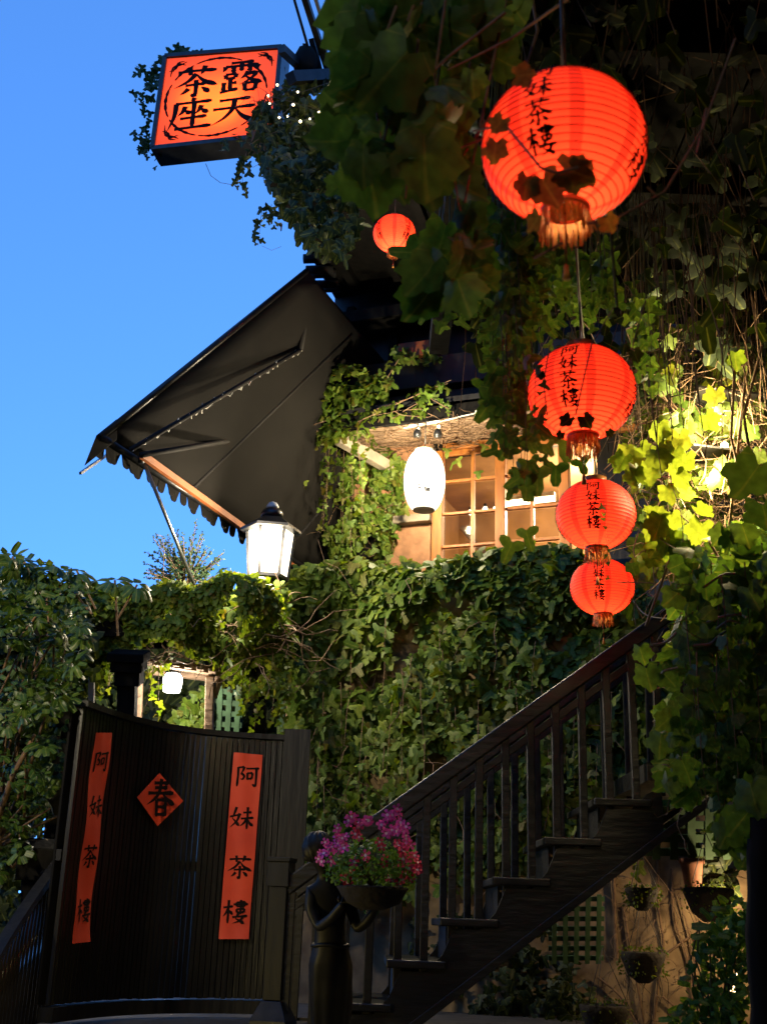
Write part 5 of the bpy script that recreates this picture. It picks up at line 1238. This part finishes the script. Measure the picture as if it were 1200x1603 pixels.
for a_, b_, c_ in (((790, 20), (700, 90), (640, 150)), ((760, 190), (720, 250), (690, 235)), ((800, 160), (760, 215), (700, 240)), ((900, -10), (800, 60), (700, 110)), ((620, 10), (580, 120), (600, 240)), ((700, -20), (680, 120), (720, 330))):
    st_.tube([PD(*a_, 3.3), PD(*b_, 3.25), PD(*c_, 3.2)], [.005, .004, .002], 5, False)
# strands that hold the leaves, coming down from the canopy edge
for _ in range(16):
    x = random.uniform(545, 780); p = PD(x, random.uniform(100, 330), random.uniform(3.1, 3.9)); q_ = np.array([max(.32, p[0] + .1), p[1] + random.uniform(-.1, .3), CZ - .25]); st_.tube([q_, (p + q_) / 2 + rv(.06), p], [.007, .006, .003], 5, False)
st_.build('stem', 'twig', v); L1.build(v, 230)

# --- hanging curtain below it, down to the second lantern
v = plant('hanging_vine', 'curtain of green vine runners hanging left of the second lantern', 'vine', PD(800, 500, 5))
L1 = Leaves('ivy', 'vine_leaf'); st_ = MB()
for x, y0, y1, d, s0_, s1_, n in ((690, 370, 500, 5.2, .06, .12, 7), (730, 370, 480, 5.2, .05, .11, 8), (775, 330, 560, 5.0, .06, .11, 7), (800, 340, 640, 5.0, .06, .12, 10), (825, 350, 560, 5.2, .05, .10, 8), (860, 370, 520, 5.5, .05, .10, 6), (790, 560, 700, 4.9, .06, .11, 6), (815, 640, 800, 4.8, .06, .10, 3), (935, 400, 520, 5.6, .05, .09, 5), (760, 400, 500, 5.3, .06, .10, 5), (1010, 450, 600, 5.7, .05, .08, 5), (900, 390, 500, 5.8, .05, .09, 6)):
    for _ in range(n + 2):
        xx = x + random.gauss(0, 11); s1_ = min(s1_, .09); dd_ = d + random.uniform(-.35, .35); p = PD(xx, y0 + random.uniform(-30, 30), dd_); ln = (y1 - y0) * dd_ / F * random.uniform(.6, 1.05)
        strand(L1, st_, p, ln, (s0_, s1_), .055, .05, .003); q_ = np.array([p[0], p[1] + random.uniform(-.1, .1), CZ - .02]); st_.tube([q_, (q_ + p) / 2 + rv(.03), p], .003, 4, False)
for x, y, s_, d in ((690, 400, .11, 4.8), (665, 415, .12, 4.8), (780, 632, .11, 4.7), (765, 640, .09, 4.75), (755, 605, .08, 4.8), (855, 690, .12, 4.9), (880, 690, .11, 4.9), (840, 745, .10, 4.9), (815, 760, .10, 4.9), (822, 840, .09, 5.4), (805, 860, .10, 5.4), (870, 738, .09, 5.0), (905, 728, .07, 5.1)):
    p = PD(x, y - 200 * s_, d); L1.add(p, tocam(p) + rv(.3), DOWN + rv(.25), s_)
for x0_, y0_ in ((838, 560), (946, 785)):
    d = {838: 4.3, 946: 5.9}[x0_]; strand(L1, st_, PD(x0_, y0_, d), .34 if d < 5 else .42, (.022, .04) if d < 5 else (.02, .035), .045, .03, .002)
st_.build('stem', 'twig_green', v); L1.build(v, 300)
# leaves lying in front of the big lantern
v = plant('lantern_leaves', 'few dark leaves and stems hanging in front of the largest lantern', 'vine', PD(850, 290, 2.7))
leaf_mat('backlight_toned_leaf', [(.14, .10, .03), (.10, .09, .03), (.12, .07, .03)], .8)  # browned leaf copy, lantern backlight put into the colour
L1 = Leaves('vine', 'backlight_toned_leaf'); st_ = MB()
for x, y, s_, n0_, t0_ in ((842, 268, .085, .15, (.3, 0, -1)), (828, 272, .06, .2, (-.4, 0, -1)), (868, 262, .085, .2, (1, 0, -.25)), (885, 262, .07, .2, (1, 0, -.6)), (778, 215, .055, .3, (-.2, 0, -1)), (790, 180, .045, .3, (-.3, 0, -1)), (945, 335, .045, .3, (.5, 0, -.8)), (846, 330, .05, .3, (-.2, 0, -1)), (800, 120, .05, .2, (1, 0, .2))):
    p = PD(x, y, 2.72); L1.add(p, tocam(p) + rv(n0_), np.array(t0_), s_)
for pts in (((740, 205, 3.1), (790, 195, 2.8), (845, 262, 2.7)), ((845, 262, 2.7), (870, 270, 2.7), (905, 262, 2.7)), ((1150, 60, 3.2), (1100, 200, 3.0), (1040, 300, 2.9), (960, 345, 2.85)), ((1090, 240, 3.0), (1105, 170, 3.1)), ((1030, 310, 2.9), (1012, 292, 2.9)), ((960, 345, 2.85), (920, 350, 2.9)), ((835, 405, 2.9), (880, 380, 2.9)), ((955, 350, 2.85), (960, 420, 2.9), (965, 480, 3.0))):
    st_.tube([PD(*k) for k in pts], .0035, 5, False)
st_.build('stem', 'twig', v); L1.build(v, 12)
# second lantern's leaves
v = plant('lantern_runner', 'leaves resting against the lower edge of the second lantern', 'vine', PD(905, 670, 4.3))
L1 = Leaves('vine', 'dark_leaf'); st_ = MB()
for x, y, s_, t0_ in ((895, 650, .05, (-.5, 0, -1)), (910, 648, .055, (.6, 0, -1)), (950, 672, .03, (.5, 0, -1)), (880, 675, .03, (-.5, 0, -1)), (990, 545, .05, (.2, 0, -1)), (978, 535, .04, (-.3, 0, -1)), (845, 580, .03, (0, 0, -1))):
    p = PD(x, y, 4.33); L1.add(p, tocam(p) + rv(.2), np.array(t0_), s_)
for pts in (((1010, 470), (990, 540), (985, 580)), ((860, 540), (850, 600), (856, 650)), ((960, 480), (925, 540), (900, 650))): st_.tube([PD(*k, 4.35) for k in pts], .0025, 4, False)
st_.build('stem', 'twig', v); L1.build(v, 12)

# --- right hand mass of vine
v = plant('cliff_vine', 'tall tangled vine curtain lit yellow by a hidden lamp at the right', 'vine', PD(1120, 900, 6))
L1 = Leaves('vine', 'lit_toned_leaf'); st_ = MB()
for x, y in samples([(985, 480), (1230, 480), (1230, 900), (985, 900)], 620): p = PD(x, y, random.uniform(7.2, 7.7)); L1.add(p, tocam(p) + rv(.5), DOWN + rv(.5), random.uniform(.05, .10))
def rpz(x, y): return PD(x, y, random.uniform(6.0, 6.9))
for poly, n, s0_, s1_, d0_, d1_ in (
    ([(1010, 560), (1060, 540), (1120, 560), (1190, 580), (1180, 700), (1150, 780), (1110, 850), (1060, 860), (1010, 800), (980, 740), (1000, 640)], 260, .06, .12, 6.3, 7.2),
    ([(960, 640), (1030, 650), (1060, 700), (1040, 800), (1050, 860), (990, 870), (980, 780)], 60, .08, .13, 5.9, 6.3)):
    for x, y in samples(poly, n, gap=-.1, gscale=.02):
        if not clear(x, y + 8, 18): continue
        p = PD(x, y, random.uniform(d0_, d1_)); L1.add(p, tocam(p) * .8 + rv(.5), DOWN + rv(.4), random.uniform(s0_, s1_))
for x, y, s_ in ((985, 665, .15), (1010, 660, .13), (1030, 672, .11), (1062, 690, .13), (1075, 720, .12), (1020, 740, .12), (1040, 770, .10), (1002, 820, .12), (1035, 822, .13), (1048, 815, .11), (1000, 850, .07), (1055, 750, .10), (1120, 620, .1), (1100, 660, .1), (1150, 560, .09), (1085, 805, .1), (1100, 830, .13)):
    if not clear(x, y, 24): continue
    p = PD(x, y - 150 * s_, 5.95); L1.add(p, tocam(p) + rv(.3), DOWN + rv(.3), s_)
for _ in range(620):
    x, y = random.uniform(995, 1190), random.uniform(520, 880)
    if y > 770 and x < 1060: continue
    p = PD(x, y, random.uniform(6.4, 7.4)); P = [p.copy()]; d = rv(1); d[2] -= .4
    for i in range(7): d = d * .7 + rv(.5); d[2] -= .12; p = p + d * .06; P.append(p.copy())
    st_.tube(P, random.uniform(.002, .005), 3, False)
for _ in range(60):
    x = random.uniform(980, 1200); y = random.uniform(430, 560); d = random.uniform(5.8, 6.8); p = PD(x, y, d); q_ = p + [0, 0, .8]; st_.tube([q_, p + rv(.04), p - [0, 0, random.uniform(.2, .9)] + rv(.05)], .003, 3, False)
for x0_, y0_, x1_, y1_ in ((1150, 560, 1170, 800), (1192, 540, 1180, 760), (1165, 600, 1120, 1000), (1090, 860, 1060, 1000), (1045, 800, 1010, 980), (1110, 850, 1130, 1000)):
    a_, b_ = PD(x0_, y0_, 6.1), PD(x1_, y1_, 6.1); st_.tube([a_, (a_ + b_) / 2 + rv(.05), b_], .008, 5, False)
st_.build('stem', 'twig', v); L1.build(v, 280)

v = plant('stair_vine', 'green vine curtain with curling tendrils right of the stair handrail', 'vine', PD(1110, 1100, 6))
L1 = Leaves('vine', 'vine_leaf'); st_ = MB()
for x, y in samples([(1075, 850), (1200, 780), (1200, 1340), (1150, 1330), (1120, 1290), (1080, 1260), (1040, 1180), (1030, 1120), (1050, 1040), (1060, 960)], 560, gap=-.08, gscale=.022):
    p = PD(x, y, random.uniform(5.3, 6.6)); L1.add(p, tocam(p) * .8 + rv(.5), DOWN + rv(.4), random.uniform(.05, .13))
for x, y0, y1 in ((1100, 880, 1100), (1080, 920, 1150), (1065, 960, 1150), (1130, 900, 1250), (1160, 880, 1330), (1180, 900, 1320), (1110, 1050, 1290), (1150, 1100, 1330), (1195, 850, 1320), (1085, 1020, 1240), (1060, 1100, 1230), (1140, 1000, 1330), (1175, 1050, 1380)):
    for _ in range(2): strand(L1, st_, PD(x + random.gauss(0, 10), y0, random.uniform(5.2, 6.2)), (y1 - y0) * 5.7 / F, (.05, .11), .06, .05, .004)
for x, y, s_, d in ((1062, 1100, .11, 5.3), (1055, 1130, .10, 5.3), (1062, 1200, .12, 5.2), (1045, 1225, .10, 5.2), (1030, 1060, .10, 5.4), (1008, 1055, .12, 5.4), (1000, 1020, .09, 5.6), (1085, 1110, .10, 5.3), (1075, 1010, .10, 5.4), (1180, 1280, .14, 4.6), (1150, 1300, .12, 4.7), (1195, 740, .17, 4.2), (1190, 800, .14, 4.3), (1170, 1235, .14, 4.6)):
    p = PD(x, y - 150 * s_, d); L1.add(p, tocam(p) + rv(.3), DOWN + rv(.3), s_)
for _ in range(90): 
    p = PD(random.uniform(1060, 1190), random.uniform(880, 1250), random.uniform(5.4, 6.2)); P = [p.copy()]; d = rv(1)
    for i in range(8): d = d * .7 + rv(.5); p = p + d * .035; P.append(p.copy())
    st_.tube(P, .0025, 3, False)
tn = MB()
for pts in (((1020, 1010), (1040, 1006), (1058, 990)), ((1105, 975), (1130, 965), (1160, 962)), ((1085, 1010), (1110, 1008), (1125, 995), (1150, 980)), ((1120, 985), (1140, 972), (1158, 976)), ((1100, 920), (1130, 900), (1150, 898)), ((1060, 1045), (1040, 1050), (1035, 1055))):
    tn.tube(spline([PD(x, y, 5.3) for x, y in pts], 10), .006, 5, False)
tn.tube(spline([PD(990, 940, 7.3), PD(1010, 962, 7.2), PD(1045, 968, 7.0), PD(1090, 962, 6.6)], 16), .004, 4, False)
tn.build('tendril', 'pale_beam', v)
st_.build('stem', 'twig', v); L1.build(v, 280)

v = plant('overhead_creeper', 'dark creeper and fine hanging roots under the overhead canopy', 'creeper', (1.4, 5, CZ))
L1 = Leaves('ivy', 'shade_toned_leaf'); st_ = MB()
for _ in range(420):
    x, y = random.uniform(.4, 2.5), random.uniform(2.6, 6.8); p = np.array([x, y, CZ - .03]); ln = random.uniform(.15, 1.0) * (1.3 if x > 1.4 else .8)
    st_.tube([p, p + rv(.05) - [0, 0, ln * .5], p + rv(.08) - [0, 0, ln]], .003, 3, False)
for _ in range(900):
    x, y = random.uniform(.35, 3.0), random.uniform(2.0, 6.8); p = np.array([x, y, CZ - random.uniform(.05, .8) * (1 if x > 1.2 else .5)]); L1.add(p, tocam(p) + rv(.6), DOWN + rv(.5), random.uniform(.06, .15))
for _ in range(900):
    y, z = random.uniform(2.5, 9.5), random.uniform(1.2, 5.3); p = np.array([3.06 - random.uniform(0, .3), y, z]); L1.add(p, np.array([-1, -.4, .1]) + rv(.4), DOWN + rv(.4), random.uniform(.06, .14))
twigs(st_, lambda: np.array([3.0, random.uniform(2.6, 9), random.uniform(1.5, 5.2)]), 200, .8, .004, .35, -.4)
st_.build('stem', 'twig', v); L1.build(v, 160)

# --- lower right corner: pots, plants, post
v = plant('corner_shrub', 'pale-edged leafy shrub lit from below in the lower right corner', 'shrub', PD(1110, 1600, 7.6))
L1 = Leaves('lance', 'potted_leaf'); st_ = MB(); bs_ = PD(1120, 1650, 7.6)
for x, y in samples([(1075, 1560), (1090, 1480), (1110, 1430), (1150, 1400), (1175, 1430), (1170, 1610), (1050, 1615), (1060, 1580)], 620):
    p = PD(x, y, random.uniform(7.2, 8.0)); L1.add(p, tocam(p) + rv(.6), rv(.8) + [0, 0, -.2], random.uniform(.05, .13))
for _ in range(26): e_ = PD(random.uniform(1070, 1165), random.uniform(1440, 1590), random.uniform(7.3, 7.9)); st_.tube([bs_ + rv(.08), (bs_ + e_) / 2 + rv(.05), e_], .006, 4, False)
st_.build('stem', 'twig_green', v); L1.build(v, 160)
Lw = Leaves('lance', 'lit_toned_leaf')
for x, y, s_, tx_ in ((1118, 1452, .16, (-1, 0, .25)), (1140, 1424, .12, (-1, 0, .3)), (1145, 1470, .10, (-.8, 0, .5)), (1112, 1465, .13, (-1, 0, .05)), (1125, 1490, .11, (-1, 0, .3)), (1085, 1530, .10, (-1, 0, .1)), (1078, 1585, .12, (-1, 0, 0)), (1110, 1575, .09, (-.6, 0, .5))):
    p = PD(x, y, 7.15); Lw.add(p, tocam(p) + np.array([0, 0, .5]), np.array(tx_), s_)
Lw.build(v, 10)
def pot(x, y, r, d, label, leaf='ivy_leaf', n=330, basket=True):
    r *= 1.3
    c = PD(x, y, d); R_ = r / F * d; t = thing('hanging_pot', label, 'hanging pot', c, 'hanging pots on the plaster wall')
    MB().lathe(c, [(R_ * .25, -R_ * 1.25), (R_ * .7, -R_ * .9), (R_ * .98, -R_ * .2), (R_, 0), (R_ * .92, .01), (R_ * .88, -.02)], 20).build('basket', 'soil_basket', t)
    for k in range(3): an = k * 2.094; MB().tube([c + [R_ * math.cos(an), R_ * math.sin(an), 0], c + [0, 0, R_ * 2.2]], .003, 4).build('chain', 'cable', t)
    L_ = Leaves('lance', leaf)
    for _ in range(n): an = random.uniform(0, 6.3); rr = R_ * random.uniform(.3, 1.15); p = c + np.array([rr * math.cos(an), rr * math.sin(an), random.uniform(-.9, .35) * R_]); L_.add(p, tocam(p) + rv(.6), np.array([math.cos(an), math.sin(an), -.8]) + rv(.3), random.uniform(.02, .045))
    rt_ = MB(); twigs(rt_, lambda: c + np.array([random.uniform(-R_, R_), random.uniform(-R_, R_) * .5, -R_ * .9]), 16, R_ * 1.3, .003, .2, -1); rt_.build('root', 'soil_basket', t)
    L_.build(t, 12)
pot(1005, 1492, 27, 8.9, 'round mossy hanging pot in the middle of the lit plaster wall')
pot(1003, 1392, 20, 8.9, 'small ferny pot tucked under the stair stringer')
pot(1108, 1392, 30, 8.7, 'dark hanging pot in shadow below the green lattice and leaves')
pot(945, 1575, 30, 8.8, 'large dark pot at the bottom edge below the stair')
v = plant('wall_climber', 'woody climber stems and leaves crossing the tan plaster wall', 'climber', HW.at(HW.uz(1040, 1600)[0], GZ, 0))
L1 = Leaves('ivy', 'dark_leaf'); st_ = MB()
for pts in (((1029, 1345), (1030, 1420), (1038, 1480), (1030, 1540), (1020, 1620)), ((1050, 1360), (1055, 1440), (1075, 1500), (1085, 1580)), ((1090, 1460), (1060, 1480), (1035, 1500)), ((960, 1370), (962, 1450), (965, 1500)), ((975, 1420), (985, 1480), (1000, 1560), (1010, 1620)), ((1060, 1400), (1075, 1450), (1085, 1500), (1090, 1560)), ((935, 1530), (970, 1560), (1000, 1610)), ((1036, 1560), (1060, 1580), (1075, 1590))):
    P = spline([HW.hit(x, y, -.10 + .02 * random.random()) for x, y in pts], 14); st_.tube(P, random.uniform(.006, .016), 5, False)
twigs(st_, lambda: HW.hit(random.uniform(950, 1140), random.uniform(1350, 1600), -.10), 110, .35, .0035, .35, -.3)
for x, y in samples([(1085, 1300), (1150, 1270), (1150, 1390), (1120, 1395), (1080, 1370)], 90): p = HW.hit(x, y, random.uniform(.05, .3)); L1.add(p, tocam(p) + rv(.5), DOWN + rv(.4), random.uniform(.06, .11))
for x, y in samples([(640, 1430), (850, 1420), (930, 1530), (905, 1603), (640, 1603)], 420, gap=-.1, gscale=.02): p = HW.hit(x, y, random.uniform(-.1, .05)); L1.add(p, HW.n + rv(.5), DOWN + rv(.4), random.uniform(.05, .09))  # dark leaves added to darken the plaster under the stair
for x, y in samples([(860, 1530), (900, 1530), (905, 1590), (850, 1580)], 50): p = HW.hit(x, y, random.uniform(.1, .3)); L1.add(p, tocam(p) + rv(.5), DOWN + rv(.4), random.uniform(.04, .08))
st_.build('stem', 'twig', v); L1.build(v, 100)
tp = thing('terracotta_pot', 'terracotta pot half hidden by leaves on the plaster wall', 'pot', PD(1085, 1365, 9.0))
MB().lathe(PD(1083, 1370, 9.0), [(.06, -.10), (.085, .08), (.095, .085), (.095, .12), (.07, .12)], 18).build('pot', 'terracotta', tp)
rp_ = thing('rough_post', 'rough dark timber post at the lower right edge', 'post', PD(1185, 1603, 4.6))
b = MB(); P = [PD(1200 + 3 * math.sin(k), 1700 - k * 60, 4.6) for k in range(8)]; b.tube(P, [.075 + .006 * math.sin(k * 2.2) for k in range(8)], 12); b.build('post', 'black_wood', rp_)
br_ = thing('log_beam', 'short log beam poking out of the leaves above the handrail', 'log', PD(1080, 910, 6.9))
MB().tube([PD(1090, 920, 6.6), PD(1120, 905, 7.4)], .045, 12).build('log', 'pale_beam', br_)
wb = thing('stair_beam', 'dark beam supporting the terrace behind the lowest lanterns', 'beam', PD(1040, 860, 9))
MB().bar(PD(985, 850, 8.8), PD(1250, 878, 8.0), .16, .14).build('beam', 'stair_wood', wb)

# ================================================================== LAMPS, SEEN AND INFERRED, AND ADDED FILL LAMPS
fl_ = thing('flood_lamp', 'blazing yellow flood lamp hidden among the vine leaves at right', 'lamp', PD(1130, 660, 6.9))
for x, y, r_ in ((1137, 662, .045), (1128, 745, .05), (1133, 698, .022), (1158, 585, .02)):
    c = PD(x, y, 6.7); MB().lathe(c, [(.004, -r_), (r_ * .8, -r_ * .6), (r_, 0), (r_ * .8, r_ * .6), (.004, r_)], 12).build('bulb', 'flood', fl_); MB().tube([c + [0, 0, r_], c + [0, .02, r_ + .05]], .02, 8).build('socket', 'dark_metal', fl_)
for c in (PD(1132, 655, 6.45), PD(1124, 745, 6.45)):
    MB().bar(c + [-.16, 0, .13], c + [.16, 0, .10], .24, .012).build('added_hood', 'dark_wood', fl_)  # plates added over the bulbs to keep light off the upper creeper
point('flood_light', PD(1120, 655, 6.25), 60, (1, .80, .42), .05, fl_)
point('flood_light', PD(1118, 752, 6.25), 60, (1, .80, .42), .05, fl_)
ul = thing('ground_lamp', 'low garden lamp behind the corner shrub lighting the plaster wall', 'lamp', PD(1150, 1590, 7.9))
c = PD(1150, 1560, 8.1); MB().lathe(c, [(.05, -.5), (.05, 0), (.07, .02)], 12).build('stem', 'dark_metal', ul); MB().lathe(c + [0, 0, .03], [(.05, 0), (.06, .06), (.04, .12)], 14).build('shade', 'under_lamp', ul)
point('ground_light', HW.hit(1150, 1420, .42), 32, (1, .70, .36), .04, ul)
yl = thing('yellow_lamp', 'yellow garden lamp low behind the slat balustrade', 'lamp', PD(-60, 1560, 6.0))
c = PD(-75, 1600, 5.4); MB().lathe(c, [(.05, -.6), (.03, 0), (.05, .01)], 10).build('stem', 'dark_metal', yl); MB().lathe(c + [0, 0, .02], [(.05, 0), (.07, .08), (.03, .15)], 14).build('shade', 'yellow_lamp', yl)
point('yellow_light', c + [.18, .16, .08], 30, (1, .78, .25), .05, yl)
point('gate_light', lc + np.array([0, -.02, -.14]), 70, (1, .88, .70), .05, gl)
point('paper_light', wc + np.array([0, 0, 0]) + (-SW.n * 0) + FW.n * .42 + np.array([0, 0, .12]), 230, (1, .84, .55), .05, wl)
point('paper_light', wc + (wc - EYE) / np.linalg.norm(wc - EYE) * .27, 110, (1, .84, .55), .05, wl)
point('window_light', FW.at(uW0 + 1.4, z0 + 1.0, -1.3), 330, (1, .80, .52), .2, t_)
hlb = (hx[0], hx[1], (zt_ + zb_) / 2)
bpy.data.objects['lamp_bulb'].data.energy = 210 * K; bpy.data.objects['lamp_bulb'].location = Vector(np.array([hx[0] - .05, hx[1] - .32, zb_ + .25]) - np.array(hl.location))
# unseen floodlight added to lift the banners and ivy out of the dark
sl2 = thing('added_floodlight', 'unseen floodlight added on the side house to brighten gate and ivy', 'floodlight', (-4.0, 3.4, 4.6))
MB().bar((-4.2, 3.4, 4.6), (-4.02, 3.4, 4.6), .06, .06).build('bracket', 'dark_metal', sl2)
aim = np.array([-1.9, 10.0, 2.4]) - np.array([-3.95, 3.45, 4.6]); aim /= np.linalg.norm(aim)
MB().bar(np.array([-3.95, 3.45, 4.6]) - aim * .09, np.array([-3.95, 3.45, 4.6]) + aim * .01, .26, .18).build('case', 'dark_metal', sl2)
MB().bar(np.array([-3.95, 3.45, 4.6]) + aim * .011, np.array([-3.95, 3.45, 4.6]) + aim * .02, .22, .14).build('lens', 'under_lamp', sl2)
l = bpy.data.lights.new('fill_beam', 'SPOT'); l.energy = 900 * K; l.color = (1, .86, .58); l.spot_size = math.radians(48); l.spot_blend = 1.0; l.shadow_soft_size = .10
o = bpy.data.objects.new('fill_beam', l); S.collection.objects.link(o); o.parent = sl2; o.location = Vector(np.array([-3.95, 3.45, 4.6]) + aim * .06 - np.array(sl2.location))
o.rotation_euler = Vector(aim).to_track_quat('-Z', 'Y').to_euler()
sl3 = thing('fill_lamp', 'unseen street lamp added behind the viewer as front fill', 'lamp', (-1.6, -1.2, 0))  # weak front fill for the near leaves, added out of view
MB().tube([(-1.6, -1.2, 0), (-1.6, -1.2, 4.4), (-1.5, -1.1, 4.55)], .04, 10).build('pole', 'dark_metal', sl3)
MB().lathe((-1.45, -1.05, 4.3), [(.09, 0), (.12, .2), (.05, .28)], 12).build('shade', 'under_lamp', sl3)
point('fill_light', (-1.40, -1.0, 4.2), 72, (1, .90, .66), .10, sl3)
for o in bpy.data.objects:
    if o.type == 'MESH' and o.name.split('.')[0] in ('stem', 'tendril', 'branch', 'root', 'trunk') and o.parent is not None and len(o.data.vertices) > 60: o['kind'] = 'stuff'
